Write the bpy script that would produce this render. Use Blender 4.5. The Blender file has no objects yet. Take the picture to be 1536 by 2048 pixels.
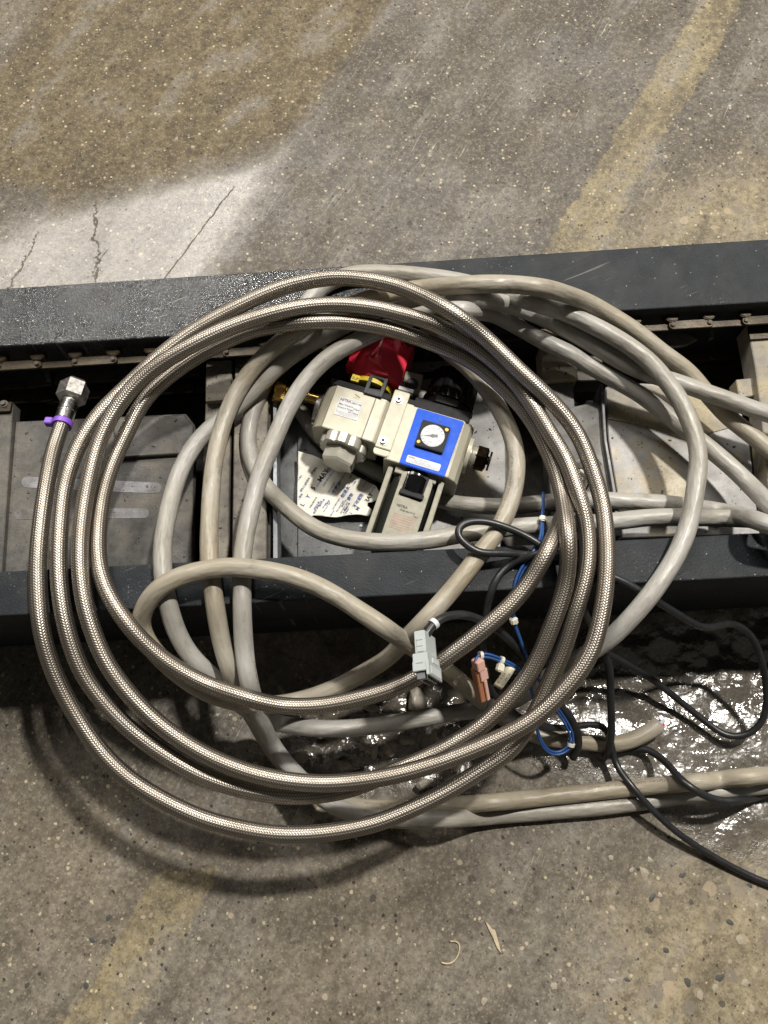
import bpy, bmesh, math, random
import numpy as np
from mathutils import Vector, Matrix, kdtree, noise as mnoise
random.seed(7); np.random.seed(7)
S = bpy.context.scene
COL = S.collection
PI = math.pi

# ------------------------------------------------------------------ camera
H = 0.935                       # height of the lens above the floor
PITCH = math.radians(72.0)      # below the horizon
F = 1538.0                      # focal length in pixels of a 1536 x 2048 frame
SP, CP = math.sin(PITCH), math.cos(PITCH)
cam = bpy.data.cameras.new("camera"); camo = bpy.data.objects.new("camera", cam); COL.objects.link(camo)
cam.sensor_fit = 'VERTICAL'; cam.sensor_height = 36.0; cam.lens = 36.0*F/2048.0
cam.clip_start = 0.01; cam.clip_end = 100
camo.location = (0, 0, H); camo.rotation_euler = (PI/2-PITCH, 0, 0)
S.camera = camo
S.render.resolution_x = 768; S.render.resolution_y = 1024

# ------------------------------------------------------------------ light
S.view_settings.view_transform = 'Standard'; S.view_settings.look = 'None'
S.view_settings.exposure = 0.0; S.view_settings.gamma = 1.0
W = bpy.data.worlds.new("World"); S.world = W; W.use_nodes = True
bg = W.node_tree.nodes['Background']; bg.inputs[0].default_value = (1.0, 0.93, 0.82, 1); bg.inputs[1].default_value = 0.078

def lamp(name, d, dist, power, size, col=(1, 0.945, 0.865), at=(0, 0.22, 0.15)):
    l = bpy.data.lights.new(name, 'AREA'); l.shape = 'DISK'; l.size = size; l.energy = power; l.color = col
    o = bpy.data.objects.new(name, l); COL.objects.link(o)
    v = Vector(d).normalized()
    o.location = Vector(at)+v*dist
    o.rotation_euler = v.to_track_quat('Z', 'Y').to_euler()
    return o
lamp("high_bay_lamp", (0.35, 0.41, 1.0), 4.6, 248, 0.25)
lamp("high_bay_lamp", (-0.20, 0.60, 0.88), 5.0, 105, 1.5)
lamp("high_bay_lamp", (-2.66, 3.30, 3.85), 6.0, 62, 0.60)
lamp("high_bay_lamp", (0.95, 0.75, 1.0), 6.0, 22, 0.34)
lamp("high_bay_lamp", (-0.30, 1.25, 1.0), 6.4, 90, 0.30)

# ------------------------------------------------------------------ pixel -> place helpers
def ray(px, py):
    x = (px-768)/F; up = (1024-py)/F
    return np.array([x, up*SP+CP, up*CP-SP])
def P(px, py, z):
    d = ray(px, py); t = (H-z)/-d[2]
    return Vector((d[0]*t, d[1]*t, z))

# ------------------------------------------------------------------ object helpers
def tag(o, label=None, cat=None, group=None, kind=None):
    if label: o['label'] = label
    if cat: o['category'] = cat
    if group: o['group'] = group
    if kind: o['kind'] = kind
    return o
def empty(name, label, cat, loc=(0, 0, 0), mat=None, group=None):
    o = bpy.data.objects.new(name, None); COL.objects.link(o)
    o.empty_display_size = 0.02
    if mat is not None: o.matrix_world = mat
    else: o.location = loc
    bpy.context.view_layer.update()
    return tag(o, label, cat, group)
def link_mesh(name, me, mat, parent=None):
    o = bpy.data.objects.new(name, me); COL.objects.link(o)
    if mat is not None and not me.materials: me.materials.append(mat)
    if parent is not None: o.parent = parent
    return o
def from_bm(name, bm, mat, parent=None, smooth=False, angle=None):
    bmesh.ops.recalc_face_normals(bm, faces=bm.faces)
    me = bpy.data.meshes.new(name); bm.to_mesh(me); bm.free()
    if smooth or angle:
        for p in me.polygons: p.use_smooth = True
        if angle: me.set_sharp_from_angle(angle=math.radians(angle))
    return link_mesh(name, me, mat, parent)
def off(parent):
    "world origin of a parent that is an unrotated Empty"
    return Vector((0, 0, 0)) if parent is None else parent.matrix_world.translation

# ------------------------------------------------------------------ node helpers
class NT:
    def __init__(s, name):
        s.m = bpy.data.materials.new(name); s.m.use_nodes = True
        s.t = s.m.node_tree; s.n = s.t.nodes
        s.b = s.n['Principled BSDF']; s._pos = None
    def new(s, typ): return s.n.new(typ)
    def ln(s, a, b): s.t.links.new(a, b)
    def put(s, sock, v):
        if isinstance(v, (int, float)): sock.default_value = v
        elif isinstance(v, (tuple, list)):
            if len(v) == 3 and sock.type == 'RGBA': v = (*v, 1)
            sock.default_value = v
        else: s.ln(v, sock)
    def pos(s):
        if s._pos is None: s._pos = s.new('ShaderNodeNewGeometry').outputs['Position']
        return s._pos
    def obj(s): return s.new('ShaderNodeTexCoord').outputs['Object']
    def uv(s): return s.new('ShaderNodeTexCoord').outputs['UV']
    def math(s, op, a, b=0.0, c=0.0, clamp=False):
        n = s.new('ShaderNodeMath'); n.operation = op; n.use_clamp = clamp
        s.put(n.inputs[0], a); s.put(n.inputs[1], b)
        if len(n.inputs) > 2: s.put(n.inputs[2], c)
        return n.outputs[0]
    def mapv(s, vec, scale=(1, 1, 1), rot=(0, 0, 0), loc=(0, 0, 0)):
        n = s.new('ShaderNodeMapping'); s.ln(vec, n.inputs[0])
        n.inputs['Scale'].default_value = scale; n.inputs['Rotation'].default_value = rot; n.inputs['Location'].default_value = loc
        return n.outputs[0]
    def along(s, vec, deg, su, sv):
        "stretch: turn first, then scale"
        return s.mapv(s.mapv(vec, rot=(0, 0, math.radians(-deg))), (su, sv, 1))
    def noise(s, scale, detail=3, rough=0.55, vec=None, dist=0.0):
        n = s.new('ShaderNodeTexNoise'); s.ln(vec if vec is not None else s.pos(), n.inputs['Vector'])
        n.inputs['Scale'].default_value = scale; n.inputs['Detail'].default_value = detail
        n.inputs['Roughness'].default_value = rough; n.inputs['Distortion'].default_value = dist
        return n.outputs[0]
    def vor(s, scale, feat='F1', rand=1.0, vec=None, out='Distance'):
        n = s.new('ShaderNodeTexVoronoi'); n.feature = feat
        s.ln(vec if vec is not None else s.pos(), n.inputs['Vector'])
        n.inputs['Scale'].default_value = scale; n.inputs['Randomness'].default_value = rand
        return n.outputs[out]
    def rng(s, v, a, b, c=0.0, d=1.0, smooth=False):
        n = s.new('ShaderNodeMapRange'); n.clamp = True
        if smooth: n.interpolation_type = 'SMOOTHSTEP'
        s.put(n.inputs[0], v)
        for i, q in enumerate((a, b, c, d)): s.put(n.inputs[1+i], q)
        return n.outputs[0]
    def mix(s, f, a, b, mode='MIX'):
        n = s.new('ShaderNodeMix'); n.data_type = 'RGBA'; n.blend_type = mode
        s.put(n.inputs[0], f); s.put(n.inputs[6], a); s.put(n.inputs[7], b)
        return n.outputs[2]
    def attr(s, name):
        n = s.new('ShaderNodeAttribute'); n.attribute_name = name
        x = s.new('ShaderNodeSeparateColor'); s.ln(n.outputs['Color'], x.inputs[0])
        return x.outputs
    def sepc(s, c):
        x = s.new('ShaderNodeSeparateColor'); s.ln(c, x.inputs[0]); return x.outputs
    def xyz(s, v):
        x = s.new('ShaderNodeSeparateXYZ'); s.ln(v, x.inputs[0]); return x.outputs
    def bump(s, h, strength=0.5, dist=0.001, normal=None):
        n = s.new('ShaderNodeBump'); s.put(n.inputs['Height'], h)
        n.inputs['Strength'].default_value = strength; n.inputs['Distance'].default_value = dist
        if normal is not None: s.ln(normal, n.inputs['Normal'])
        return n.outputs[0]
    def fin(s, col=None, rough=None, metal=None, normal=None, spec=None, coat=None):
        if col is not None: s.put(s.b.inputs['Base Color'], col)
        if rough is not None: s.put(s.b.inputs['Roughness'], rough)
        if metal is not None: s.put(s.b.inputs['Metallic'], metal)
        if normal is not None: s.put(s.b.inputs['Normal'], normal)
        if spec is not None: s.put(s.b.inputs['Specular IOR Level'], spec)
        if coat is not None: s.put(s.b.inputs['Coat Weight'], coat)
        return s.m

def simple(name, col, rough=0.5, metal=0.0, var=0.12, scale=60, bump=0.0, bscale=600, spec=None):
    m = NT(name); o = m.obj()
    f = m.rng(m.noise(scale, 4, 0.6, o), 0.3, 0.7)
    c = m.mix(f, tuple(x*(1-var) for x in col), tuple(min(1, x*(1+var)) for x in col))
    r = m.rng(m.noise(scale*2.3, 3, 0.6, o), 0.3, 0.7, rough*0.85, min(1, rough*1.2))
    nrm = m.bump(m.noise(bscale, 2, 0.5, o), bump, 0.0004) if bump else None
    return m.fin(c, r, metal, nrm, spec)

def mat_floor():
    m = NT('stained_concrete')
    A = m.attr('stain'); B = m.attr('wear')
    D_ = m.attr('dirt_tone')
    brown, yellow, wet = A[0], A[1], A[2]
    seal, pit, tan = B[0], B[1], B[2]
    p = m.pos()
    warp = m.noise(28, 5, 0.65)
    fine = m.noise(160, 4, 0.7)
    def thr(mask, k=0.55, w=0.10):
        a = m.math('ADD', mask, m.math('MULTIPLY', m.math('SUBTRACT', warp, 0.5), k))
        a = m.math('ADD', a, m.math('MULTIPLY', m.math('SUBTRACT', fine, 0.5), 0.5))
        return m.rng(a, 0.5-w, 0.5+w)
    brown = thr(brown, 0.7, 0.26); yellow = thr(yellow, 0.8, 0.07); wet = thr(wet, 1.35, 0.16); seal = thr(seal, 0.6, 0.28); tan = thr(tan, 0.7, 0.3)
    big = m.noise(5.5, 5, 0.6)
    mid = m.noise(45, 5, 0.7)
    col = m.mix(m.rng(big, 0.36, 0.66), (0.068, 0.058, 0.044), (0.135, 0.117, 0.092))
    col = m.mix(m.rng(mid, 0.32, 0.70, 0, 0.55), col, (0.082, 0.073, 0.060))
    # diagonal drag scratches and tyre marks
    d1 = m.along(p, 57, 7, 260)
    scr = m.rng(m.noise(1.0, 4, 0.6, d1), 0.58, 0.68)
    scr = m.math('MULTIPLY', scr, m.rng(m.noise(9, 2), 0.5, 0.62))
    col = m.mix(m.math('MULTIPLY', scr, 0.75), col, (0.36, 0.34, 0.30))
    d2 = m.along(p, 57, 2.4, 20)
    col = m.mix(m.rng(m.noise(1.0, 4, 0.55, d2), 0.46, 0.66, 0, 0.5), col, (0.095, 0.088, 0.080))
    col = m.mix(m.rng(m.noise(3.1, 4, 0.6, m.mapv(p, (1, 1, 1), loc=(3, 1, 0))), 0.46, 0.66, 0, 0.55), col, (0.155, 0.150, 0.142))
    col = m.mix(m.rng(m.noise(7.7, 6, 0.7, m.mapv(p, (1, 1, 1), loc=(7, 2, 0))), 0.50, 0.72, 0, 0.5), col, (0.150, 0.122, 0.084))
    d3 = m.along(p, 64, 14, 420)
    sc3 = m.math('MULTIPLY', m.rng(m.noise(1.0, 3, 0.6, d3), 0.60, 0.66), m.rng(m.noise(12, 3, 0.6, m.mapv(p, (1, 1, 1), loc=(2, 9, 0))), 0.52, 0.62))
    col = m.mix(m.math('MULTIPLY', sc3, 0.7), col, (0.40, 0.38, 0.34))
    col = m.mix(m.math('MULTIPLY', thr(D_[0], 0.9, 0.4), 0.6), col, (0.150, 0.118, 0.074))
    col = m.mix(m.math('MULTIPLY', thr(D_[1], 1.1, 0.5), 0.62), col, m.mix(m.rng(mid, 0.35, 0.65), (0.175, 0.153, 0.118), (0.32, 0.285, 0.228)))  # painted brightness gradient: floor colour lifted towards the near edge
    # dark oily blotches and tyre rubber
    blot = m.math('MULTIPLY', m.rng(m.noise(19, 6, 0.72, m.mapv(p, (1, 1, 1), loc=(11, 4, 0))), 0.58, 0.72), 0.55)
    col = m.mix(blot, col, (0.045, 0.038, 0.030))
    # bare oily floor, paint, tan
    col = m.mix(m.math('MULTIPLY', brown, 0.88), col, m.mix(m.rng(mid, 0.35, 0.65), (0.085, 0.062, 0.029), (0.170, 0.130, 0.066)))
    col = m.mix(seal, col, m.mix(m.rng(mid, 0.35, 0.65), (0.125, 0.112, 0.095), (0.20, 0.182, 0.158)))
    col = m.mix(m.math('MULTIPLY', tan, 0.75), col, m.mix(m.rng(mid, 0.35, 0.65), (0.20, 0.160, 0.095), (0.36, 0.30, 0.185)))
    ycol = m.mix(m.rng(mid, 0.3, 0.7), (0.190, 0.150, 0.078), (0.33, 0.275, 0.160))
    col = m.mix(m.math('MULTIPLY', yellow, m.rng(m.math('ADD', m.math('MULTIPLY', fine, 0.5), m.math('MULTIPLY', mid, 0.5)), 0.38, 0.56, 0.30, 0.92)), col, ycol)
    pat = m.noise(15, 5, 0.62, m.along(p, 57, 0.5, 1.2))
    col = m.mix(m.rng(pat, 0.36, 0.52, 0.80, 0.0), col, m.mix(0.6, col, (0.045, 0.036, 0.026)))
    col = m.mix(m.rng(pat, 0.53, 0.64, 0.0, 0.50), col, (0.215, 0.202, 0.182))
    mot = m.noise(120, 7, 0.78, m.mapv(p, (1, 1, 1), loc=(5, 5, 0)))
    col = m.mix(m.rng(mot, 0.38, 0.52, 0.85, 0.0), col, m.mix(0.5, col, (0.030, 0.025, 0.019)))
    col = m.mix(m.rng(mot, 0.52, 0.68, 0.0, 0.45), col, (0.36, 0.325, 0.255))
    # sand grain and aggregate
    g = m.vor(520, out='Color'); gs = m.sepc(g)
    col = m.mix(m.rng(gs[0], 0.86, 0.99, 0, 0.36), col, (0.38, 0.33, 0.24))
    col = m.mix(m.rng(gs[1], 0.91, 0.99, 0, 0.5), col, (0.04, 0.035, 0.029))
    def agg(scale, keep, colr, rad, vec=None, amt=0.8):
        w = m.new('ShaderNodeVectorMath'); w.operation = 'ADD'
        nn = m.new('ShaderNodeTexNoise'); nn.inputs['Scale'].default_value = scale*1.6; m.ln(p, nn.inputs['Vector'])
        sc = m.new('ShaderNodeVectorMath'); sc.operation = 'SCALE'; sc.inputs['Scale'].default_value = 0.55/scale
        m.ln(nn.outputs['Color'], sc.inputs[0]); m.ln(p, w.inputs[0]); m.ln(sc.outputs[0], w.inputs[1])
        n = m.new('ShaderNodeTexVoronoi'); m.ln(w.outputs[0], n.inputs['Vector']); n.inputs['Scale'].default_value = scale
        c = m.sepc(n.outputs['Color'])
        r = m.math('MULTIPLY', c[1], rad)
        inside = m.math('MULTIPLY', m.rng(m.math('SUBTRACT', r, n.outputs['Distance']), 0.0, 0.05), m.math('LESS_THAN', c[0], keep))
        return m.math('MULTIPLY', inside, amt), c[2]
    for sc, kp, cc, rr, am in ((200, 0.10, (0.52, 0.45, 0.31), 0.46, 0.85), (215, 0.08, (0.022, 0.019, 0.016), 0.5, 0.85),
                              (115, 0.07, (0.42, 0.35, 0.25), 0.40, 0.75), (100, 0.06, (0.045, 0.040, 0.035), 0.45, 0.7)):
        f, v = agg(sc, kp, cc, rr, amt=am)
        col = m.mix(f, col, m.mix(v, cc, tuple(x*0.6 for x in cc)))
    f, v = agg(62, 0.55, None, 0.62, amt=0.75)
    col = m.mix(m.math('MULTIPLY', f, tan), col, m.mix(v, (0.12, 0.11, 0.10), (0.36, 0.29, 0.20)))
    # cracks in the sealed part
    px_, py_, pz_ = m.xyz(p)
    def crack(a, b, wd, amp=0.006):
        a = P(*a, 0); b = P(*b, 0); d = (b-a); ln_ = d.length; d.normalize()
        nx_, ny_ = -d.y, d.x
        dist = m.math('ADD', m.math('ADD', m.math('MULTIPLY', px_, nx_), m.math('MULTIPLY', py_, ny_)), -(a.x*nx_+a.y*ny_))
        dist = m.math('ADD', dist, m.math('MULTIPLY', m.math('SUBTRACT', m.noise(38, 4, 0.7), 0.5), amp*4))
        al = m.math('ADD', m.math('ADD', m.math('MULTIPLY', px_, d.x), m.math('MULTIPLY', py_, d.y)), -(a.x*d.x+a.y*d.y))
        lim = m.math('MULTIPLY', m.rng(al, 0, 0.01), m.rng(al, ln_, ln_-0.01))
        w = m.math('MULTIPLY', m.rng(fine, 0.3, 0.7, 0.5, 1.4), wd)
        return m.math('MULTIPLY', m.rng(m.math('DIVIDE', m.math('ABSOLUTE', dist), w), 0.55, 1.0, 1, 0), lim)
    crk = None
    for a_, b_, w_, am_ in (((190, 400), (196, 580), 0.0026, 0.011), ((470, 370), (320, 570), 0.0013, 0.002), ((190, 535), (222, 490), 0.0010, 0.004),
                            ((10, 590), (80, 460), 0.0018, 0.008), ((540, 1290), (640, 1345), 0.0016, 0.005)):
        c_ = crack(a_, b_, w_, am_); crk = c_ if crk is None else m.math('MAXIMUM', crk, c_)
    col = m.mix(m.math('MULTIPLY', m.math('MULTIPLY', crk, m.rng(mid, 0.34, 0.55, 0.35, 1.0)), 0.75), col, (0.055, 0.042, 0.030))
    # wet and pit dirt
    col = m.mix(m.math('MULTIPLY', pit, 0.72), col, m.mix(m.rng(mid, 0.35, 0.7), (0.040, 0.032, 0.024), (0.13, 0.108, 0.078)))
    col = m.mix(m.math('MULTIPLY', wet, 0.45), col, (0.11, 0.10, 0.088))
    rough = m.rng(mid, 0.3, 0.7, 0.50, 0.72)
    rough = m.mix(seal, rough, (0.33, 0.33, 0.33))
    rough = m.mix(crk, rough, (0.9,)*3)
    rough = m.mix(D_[0], rough, (0.70,)*3)
    rough = m.mix(wet, rough, m.rng(m.noise(34, 5, 0.7, m.mapv(p, loc=(1, 6, 0))), 0.42, 0.60, 0.10, 0.36))
    rough = m.mix(brown, rough, (0.72,)*3)
    hgt = m.math('ADD', m.math('MULTIPLY', fine, m.rng(wet, 0, 1, 0.5, 0.22)), m.math('MULTIPLY', m.rng(gs[1], 0.8, 1.0, 1, 0), 0.12))
    n1 = m.bump(hgt, 0.55, 0.0012)
    wn = m.new('ShaderNodeTexNoise'); wn.inputs['Scale'].default_value = 30; wn.inputs['Detail'].default_value = 4; m.ln(p, wn.inputs['Vector'])
    wo = m.new('ShaderNodeVectorMath'); wo.operation = 'MULTIPLY_ADD'; m.ln(wn.outputs['Color'], wo.inputs[0]); wo.inputs[1].default_value = (0.03, 0.03, 0.03); m.ln(p, wo.inputs[2])
    ed = m.rng(m.vor(26, 'DISTANCE_TO_EDGE', vec=wo.outputs[0]), 0.0, 0.07)
    wv = m.math('ADD', m.noise(88, 2, 0.5), m.math('MULTIPLY', m.noise(310, 3, 0.6), 0.13))
    wv = m.math('ADD', wv, m.math('MULTIPLY', ed, 0.10))
    col = m.mix(m.math('MULTIPLY', m.math('MULTIPLY', wet, m.rng(ed, 0.0, 0.35, 1, 0)), 0.25), col, (0.03, 0.025, 0.02))
    wv = m.math('MULTIPLY', wv, m.math('ADD', wet, m.math('MULTIPLY', pit, 0.7)))
    n2 = m.bump(wv, 1.0, 0.0021, n1)
    m.fin(col, rough, 0.0, n2)
    m.put(m.b.inputs['Specular IOR Level'], m.math('ADD', 0.35, m.math('ADD', m.math('MULTIPLY', wet, 1.3), m.math('MULTIPLY', seal, 0.5))))
    return m.m

def mat_beam(name, dull):
    m = NT(name); p = m.pos(); x = m.xyz(p)
    peel = m.noise(560, 2, 0.5)
    worn = m.rng(m.math('ADD', x[0], m.math('MULTIPLY', m.math('SUBTRACT', m.noise(9, 4), 0.5), 0.25)), -0.10, 0.06)
    if dull: worn = m.rng(m.noise(9, 4), 0.2, 0.3, 0.75, 1.0)
    dust = m.rng(m.noise(16, 5, 0.65), 0.46, 0.70)
    col = m.mix(m.rng(m.noise(40, 5, 0.6), 0.35, 0.7), (0.013, 0.016, 0.020), (0.022, 0.026, 0.031))
    col = m.mix(m.math('MULTIPLY', dust, 0.30), col, (0.065, 0.064, 0.061))
    rub = m.rng(m.noise(1, 4, 0.6, m.mapv(p, (190, 14, 40))), 0.64, 0.76)
    col = m.mix(m.math('MULTIPLY', rub, 0.16), col, (0.012, 0.013, 0.015))
    chipn = m.math('MULTIPLY', m.rng(m.noise(70, 5, 0.75, m.mapv(p, loc=(8, 3, 1))), 0.66, 0.70), 0.5)
    col = m.mix(chipn, col, (0.075, 0.048, 0.030))
    scf = m.math('MULTIPLY', m.rng(m.noise(420, 3, 0.7), 0.62, 0.69), m.rng(m.noise(13, 3), 0.54, 0.63))
    col = m.mix(m.math('MULTIPLY', scf, 0.55), col, (0.26, 0.26, 0.25))
    spk = m.math('MULTIPLY', m.math('LESS_THAN', m.vor(240), 0.16), m.math('GREATER_THAN', m.sepc(m.vor(240, out='Color'))[0], 0.93))
    col = m.mix(m.math('MULTIPLY', spk, 0.6), col, (0.4, 0.39, 0.36))
    ln1 = m.math('MULTIPLY', m.rng(m.noise(1, 3, 0.6, m.along(p, 24, 10, 420)), 0.63, 0.67), m.rng(m.noise(11, 3, 0.6, m.mapv(p, loc=(4, 4, 4))), 0.52, 0.62))
    col = m.mix(m.math('MULTIPLY', ln1, 0.5), col, (0.20, 0.20, 0.195))
    rough = m.rng(worn, 0, 1, 0.13, 0.56)
    h = m.math('MULTIPLY', peel, m.rng(worn, 0, 1, 1.0, 0.35))
    m.fin(col, rough, 0.0, m.bump(h, 0.75, 0.0017))
    m.put(m.b.inputs['Specular IOR Level'], m.rng(worn, 0, 1, 0.7, 0.18))
    return m.m

def mat_dusty(name, a, b, dusta, lo=0.42, hi=0.6, metal=0.35, rough=0.55):
    m = NT(name); p = m.pos()
    col = m.mix(m.rng(m.noise(70, 5, 0.65), 0.35, 0.68), a, b)
    col = m.mix(m.rng(m.noise(13, 5, 0.62), lo, hi), col, m.mix(m.rng(m.noise(380, 3, 0.7), 0.3, 0.7), tuple(x*0.72 for x in dusta), dusta))
    sp = m.sepc(m.vor(260, out='Color'))
    dot = m.math('MULTIPLY', m.math('LESS_THAN', m.vor(260), 0.22), m.math('GREATER_THAN', sp[0], 0.86))
    col = m.mix(m.math('MULTIPLY', dot, 0.8), col, (0.03, 0.026, 0.02))
    col = m.mix(m.rng(m.noise(30, 6, 0.7), 0.60, 0.72, 0, 0.6), col, (0.055, 0.047, 0.038))
    st = m.noise(1, 4, 0.6, m.mapv(p, (30, 420, 30)))
    r = m.rng(m.noise(22, 4), 0.35, 0.65, rough-0.1, rough+0.15)
    return m.fin(col, r, metal, m.bump(m.math('ADD', m.noise(420, 3, 0.7), m.math('MULTIPLY', st, 0.4)), 0.35, 0.0008))

def mat_braid():
    m = NT('stainless_wire_braid'); u = m.xyz(m.uv())
    n = 18.0; L = 0.0027
    c = m.math('MULTIPLY', u[1], n)
    par = m.math('SUBTRACT', m.math('MULTIPLY', m.math('GREATER_THAN', m.math('FRACT', m.math('MULTIPLY', c, 0.5)), 0.5), 2.0), 1.0)
    fc = m.math('FRACT', c)
    s = m.math('FRACT', m.math('ADD', m.math('DIVIDE', u[0], L), m.math('MULTIPLY', par, m.math('MULTIPLY', fc, 0.62))))
    h1 = m.math('SINE', m.math('MULTIPLY', s, PI))
    h2 = m.math('POWER', m.math('SINE', m.math('MULTIPLY', fc, PI)), 0.6)
    h = m.math('MULTIPLY', h1, h2)
    wires = m.math('SINE', m.math('MULTIPLY', s, PI*8))
    hh = m.math('ADD', h, m.math('MULTIPLY', wires, 0.05))
    tone = m.rng(m.noise(9, 3), 0.35, 0.65)
    top = m.mix(tone, (0.40, 0.365, 0.318), (0.54, 0.50, 0.445))
    col = m.mix(m.rng(h, 0.08, 0.55), (0.105, 0.088, 0.070), top)
    dirt_tone = m.rng(m.noise(14, 6, 0.75), 0.44, 0.66)
    col = m.mix(m.math('MULTIPLY', dirt_tone, 0.45), col, (0.16, 0.135, 0.105))
    rough = m.math('ADD', m.rng(h, 0.2, 0.8, 0.50, 0.34), m.math('MULTIPLY', dirt_tone, 0.10))
    return m.fin(col, rough, 1.0, m.bump(hh, 0.55, 0.0005))

def mat_pvc(name, a, b, rough=0.36):
    m = NT(name); u = m.uv(); p = m.pos()
    g = m.rng(m.noise(6.5, 4, 0.6), 0.40, 0.62)
    col = m.mix(g, a, b)
    grime = m.rng(m.noise(1, 6, 0.75, m.mapv(u, (38, 3.2, 1))), 0.52, 0.70)
    col = m.mix(m.math('MULTIPLY', grime, 0.55), col, tuple(x*0.45 for x in b))
    spk = m.rng(m.noise(330, 4, 0.7), 0.70, 0.76)
    col = m.mix(m.math('MULTIPLY', spk, 0.7), col, (0.04, 0.035, 0.03))
    line = m.rng(m.noise(1, 4, 0.6, m.mapv(u, (14, 26, 1))), 0.66, 0.74, 0, 0.35)
    col = m.mix(line, col, (0.10, 0.092, 0.08))
    x = m.xyz(u)
    band = m.math('LESS_THAN', m.math('ABSOLUTE', m.math('SUBTRACT', x[1], 0.105)), 0.028)
    glyph = m.math('GREATER_THAN', m.noise(1, 1, 0.5, m.mapv(u, (620, 34, 1))), 0.53)
    gate = m.math('GREATER_THAN', m.noise(1, 1, 0.5, m.mapv(u, (7, 0.0, 1))), 0.55)
    word = m.math('GREATER_THAN', m.noise(1, 1, 0.5, m.mapv(u, (95, 0.0, 1))), 0.42)
    prt = m.math('MULTIPLY', m.math('MULTIPLY', band, glyph), m.math('MULTIPLY', gate, word))
    col = m.mix(m.math('MULTIPLY', prt, 0.6), col, (0.06, 0.055, 0.05))
    bulge = m.noise(1, 2, 0.5, m.mapv(u, (26, 5.0, 1)))
    r = m.rng(m.noise(60, 3), 0.3, 0.7, rough-0.07, rough+0.10)
    nrm = m.bump(m.noise(420, 3, 0.6), 0.10, 0.0006, m.bump(bulge, 0.55, 0.0045))
    return m.fin(col, r, 0.0, nrm, 0.5)

def mat_metal(name, col, rough, aniso=False, var=0.15):
    m = NT(name); o = m.obj()
    f = m.noise(90, 5, 0.65, o)
    c = m.mix(m.rng(f, 0.3, 0.7), tuple(x*(1-var) for x in col), col)
    r = m.rng(m.noise(260, 4, 0.6, o), 0.3, 0.7, rough*0.75, rough*1.3)
    return m.fin(c, r, 1.0, m.bump(m.noise(700, 3, 0.6, o), 0.12, 0.0003))

M = {}
M['floor'] = mat_floor()
M['beam'] = mat_beam('dark_painted_steel', False); M['beam_dull'] = mat_beam('dull_dark_painted_steel', True)
M['pale'] = mat_dusty('dusty_pale_steel', (0.12, 0.11, 0.095), (0.21, 0.19, 0.16), (0.36, 0.325, 0.255), 0.42, 0.58, 0.05, 0.65)
M['tan'] = mat_dusty('tan_dusted_steel', (0.20, 0.185, 0.16), (0.29, 0.265, 0.22), (0.38, 0.325, 0.215), 0.44, 0.54, 0.05, 0.65)
M['grey'] = mat_dusty('grey_worn_steel', (0.052, 0.051, 0.049), (0.100, 0.097, 0.092), (0.150, 0.138, 0.118), 0.48, 0.62, 0.15, 0.55)
M['sheet'] = mat_dusty('bare_grey_sheet', (0.075, 0.08, 0.085), (0.125, 0.128, 0.13), (0.15, 0.138, 0.11), 0.56, 0.70, 0.25, 0.48)
M['zinc'] = mat_dusty('bright_grey_sheet', (0.23, 0.228, 0.225), (0.31, 0.305, 0.30), (0.34, 0.30, 0.22), 0.54, 0.62, 0.15, 0.55)
M['dark'] = mat_dusty('oily_dark_steel', (0.022, 0.020, 0.017), (0.055, 0.049, 0.040), (0.10, 0.086, 0.066), 0.50, 0.68, 0.3, 0.5)
M['chain'] = mat_dusty('oily_brown_chain', (0.022, 0.016, 0.009), (0.046, 0.034, 0.019), (0.07, 0.053, 0.031), 0.5, 0.7, 0.45, 0.42)
M['edge'] = mat_metal('bright_steel_edge', (0.26, 0.28, 0.30), 0.5)
M['slot'] = mat_dusty('rubbed_bare_steel', (0.17, 0.17, 0.18), (0.27, 0.27, 0.285), (0.12, 0.11, 0.10), 0.50, 0.66, 0.4, 0.5)
M['braid'] = mat_braid()
M['steel'] = mat_metal('plated_steel', (0.66, 0.65, 0.63), 0.24)
M['nut'] = mat_metal('matt_plated_nut', (0.60, 0.585, 0.56), 0.42)
M['alu'] = simple('cast_silver_fitting', (0.52, 0.505, 0.44), 0.34, 0.55, var=0.08, bump=0.1, bscale=1200)
M['brass'] = mat_metal('brass', (0.72, 0.50, 0.17), 0.20)
M['bronze'] = mat_metal('dark_bronze', (0.026, 0.019, 0.012), 0.34)
M['pvc_cool'] = mat_pvc('cool_grey_pvc', (0.345, 0.338, 0.318), (0.29, 0.272, 0.232), 0.42)
M['pvc_warm'] = mat_pvc('warm_grey_pvc', (0.335, 0.312, 0.262), (0.285, 0.248, 0.182), 0.44)
M['black_pvc'] = simple('black_pvc', (0.018, 0.019, 0.021), 0.36, var=0.25, bump=0.08)
M['blue_wire'] = simple('blue_wire_pvc', (0.022, 0.075, 0.24), 0.38)
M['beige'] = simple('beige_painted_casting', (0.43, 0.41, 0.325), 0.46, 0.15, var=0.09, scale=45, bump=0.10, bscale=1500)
M['beige_shaded'] = simple('shaded_beige_casting', (0.225, 0.215, 0.165), 0.5, 0.1, var=0.10, bump=0.1, bscale=1500)  # casting beige darkened in the colour for the shade on the bowl guard
M['groove'] = simple('dusty_groove', (0.17, 0.155, 0.11), 0.7)
M['blue'] = simple('blue_moulded_cover', (0.006, 0.085, 0.60), 0.5, var=0.05, bump=0.08, bscale=1600, spec=0.22)
M['black'] = simple('black_moulded_plastic', (0.010, 0.010, 0.011), 0.45, var=0.2, bump=0.06, spec=0.14)
M['blackgloss'] = simple('gloss_black_plastic', (0.007, 0.007, 0.008), 0.2, var=0.2, spec=0.3)
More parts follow.
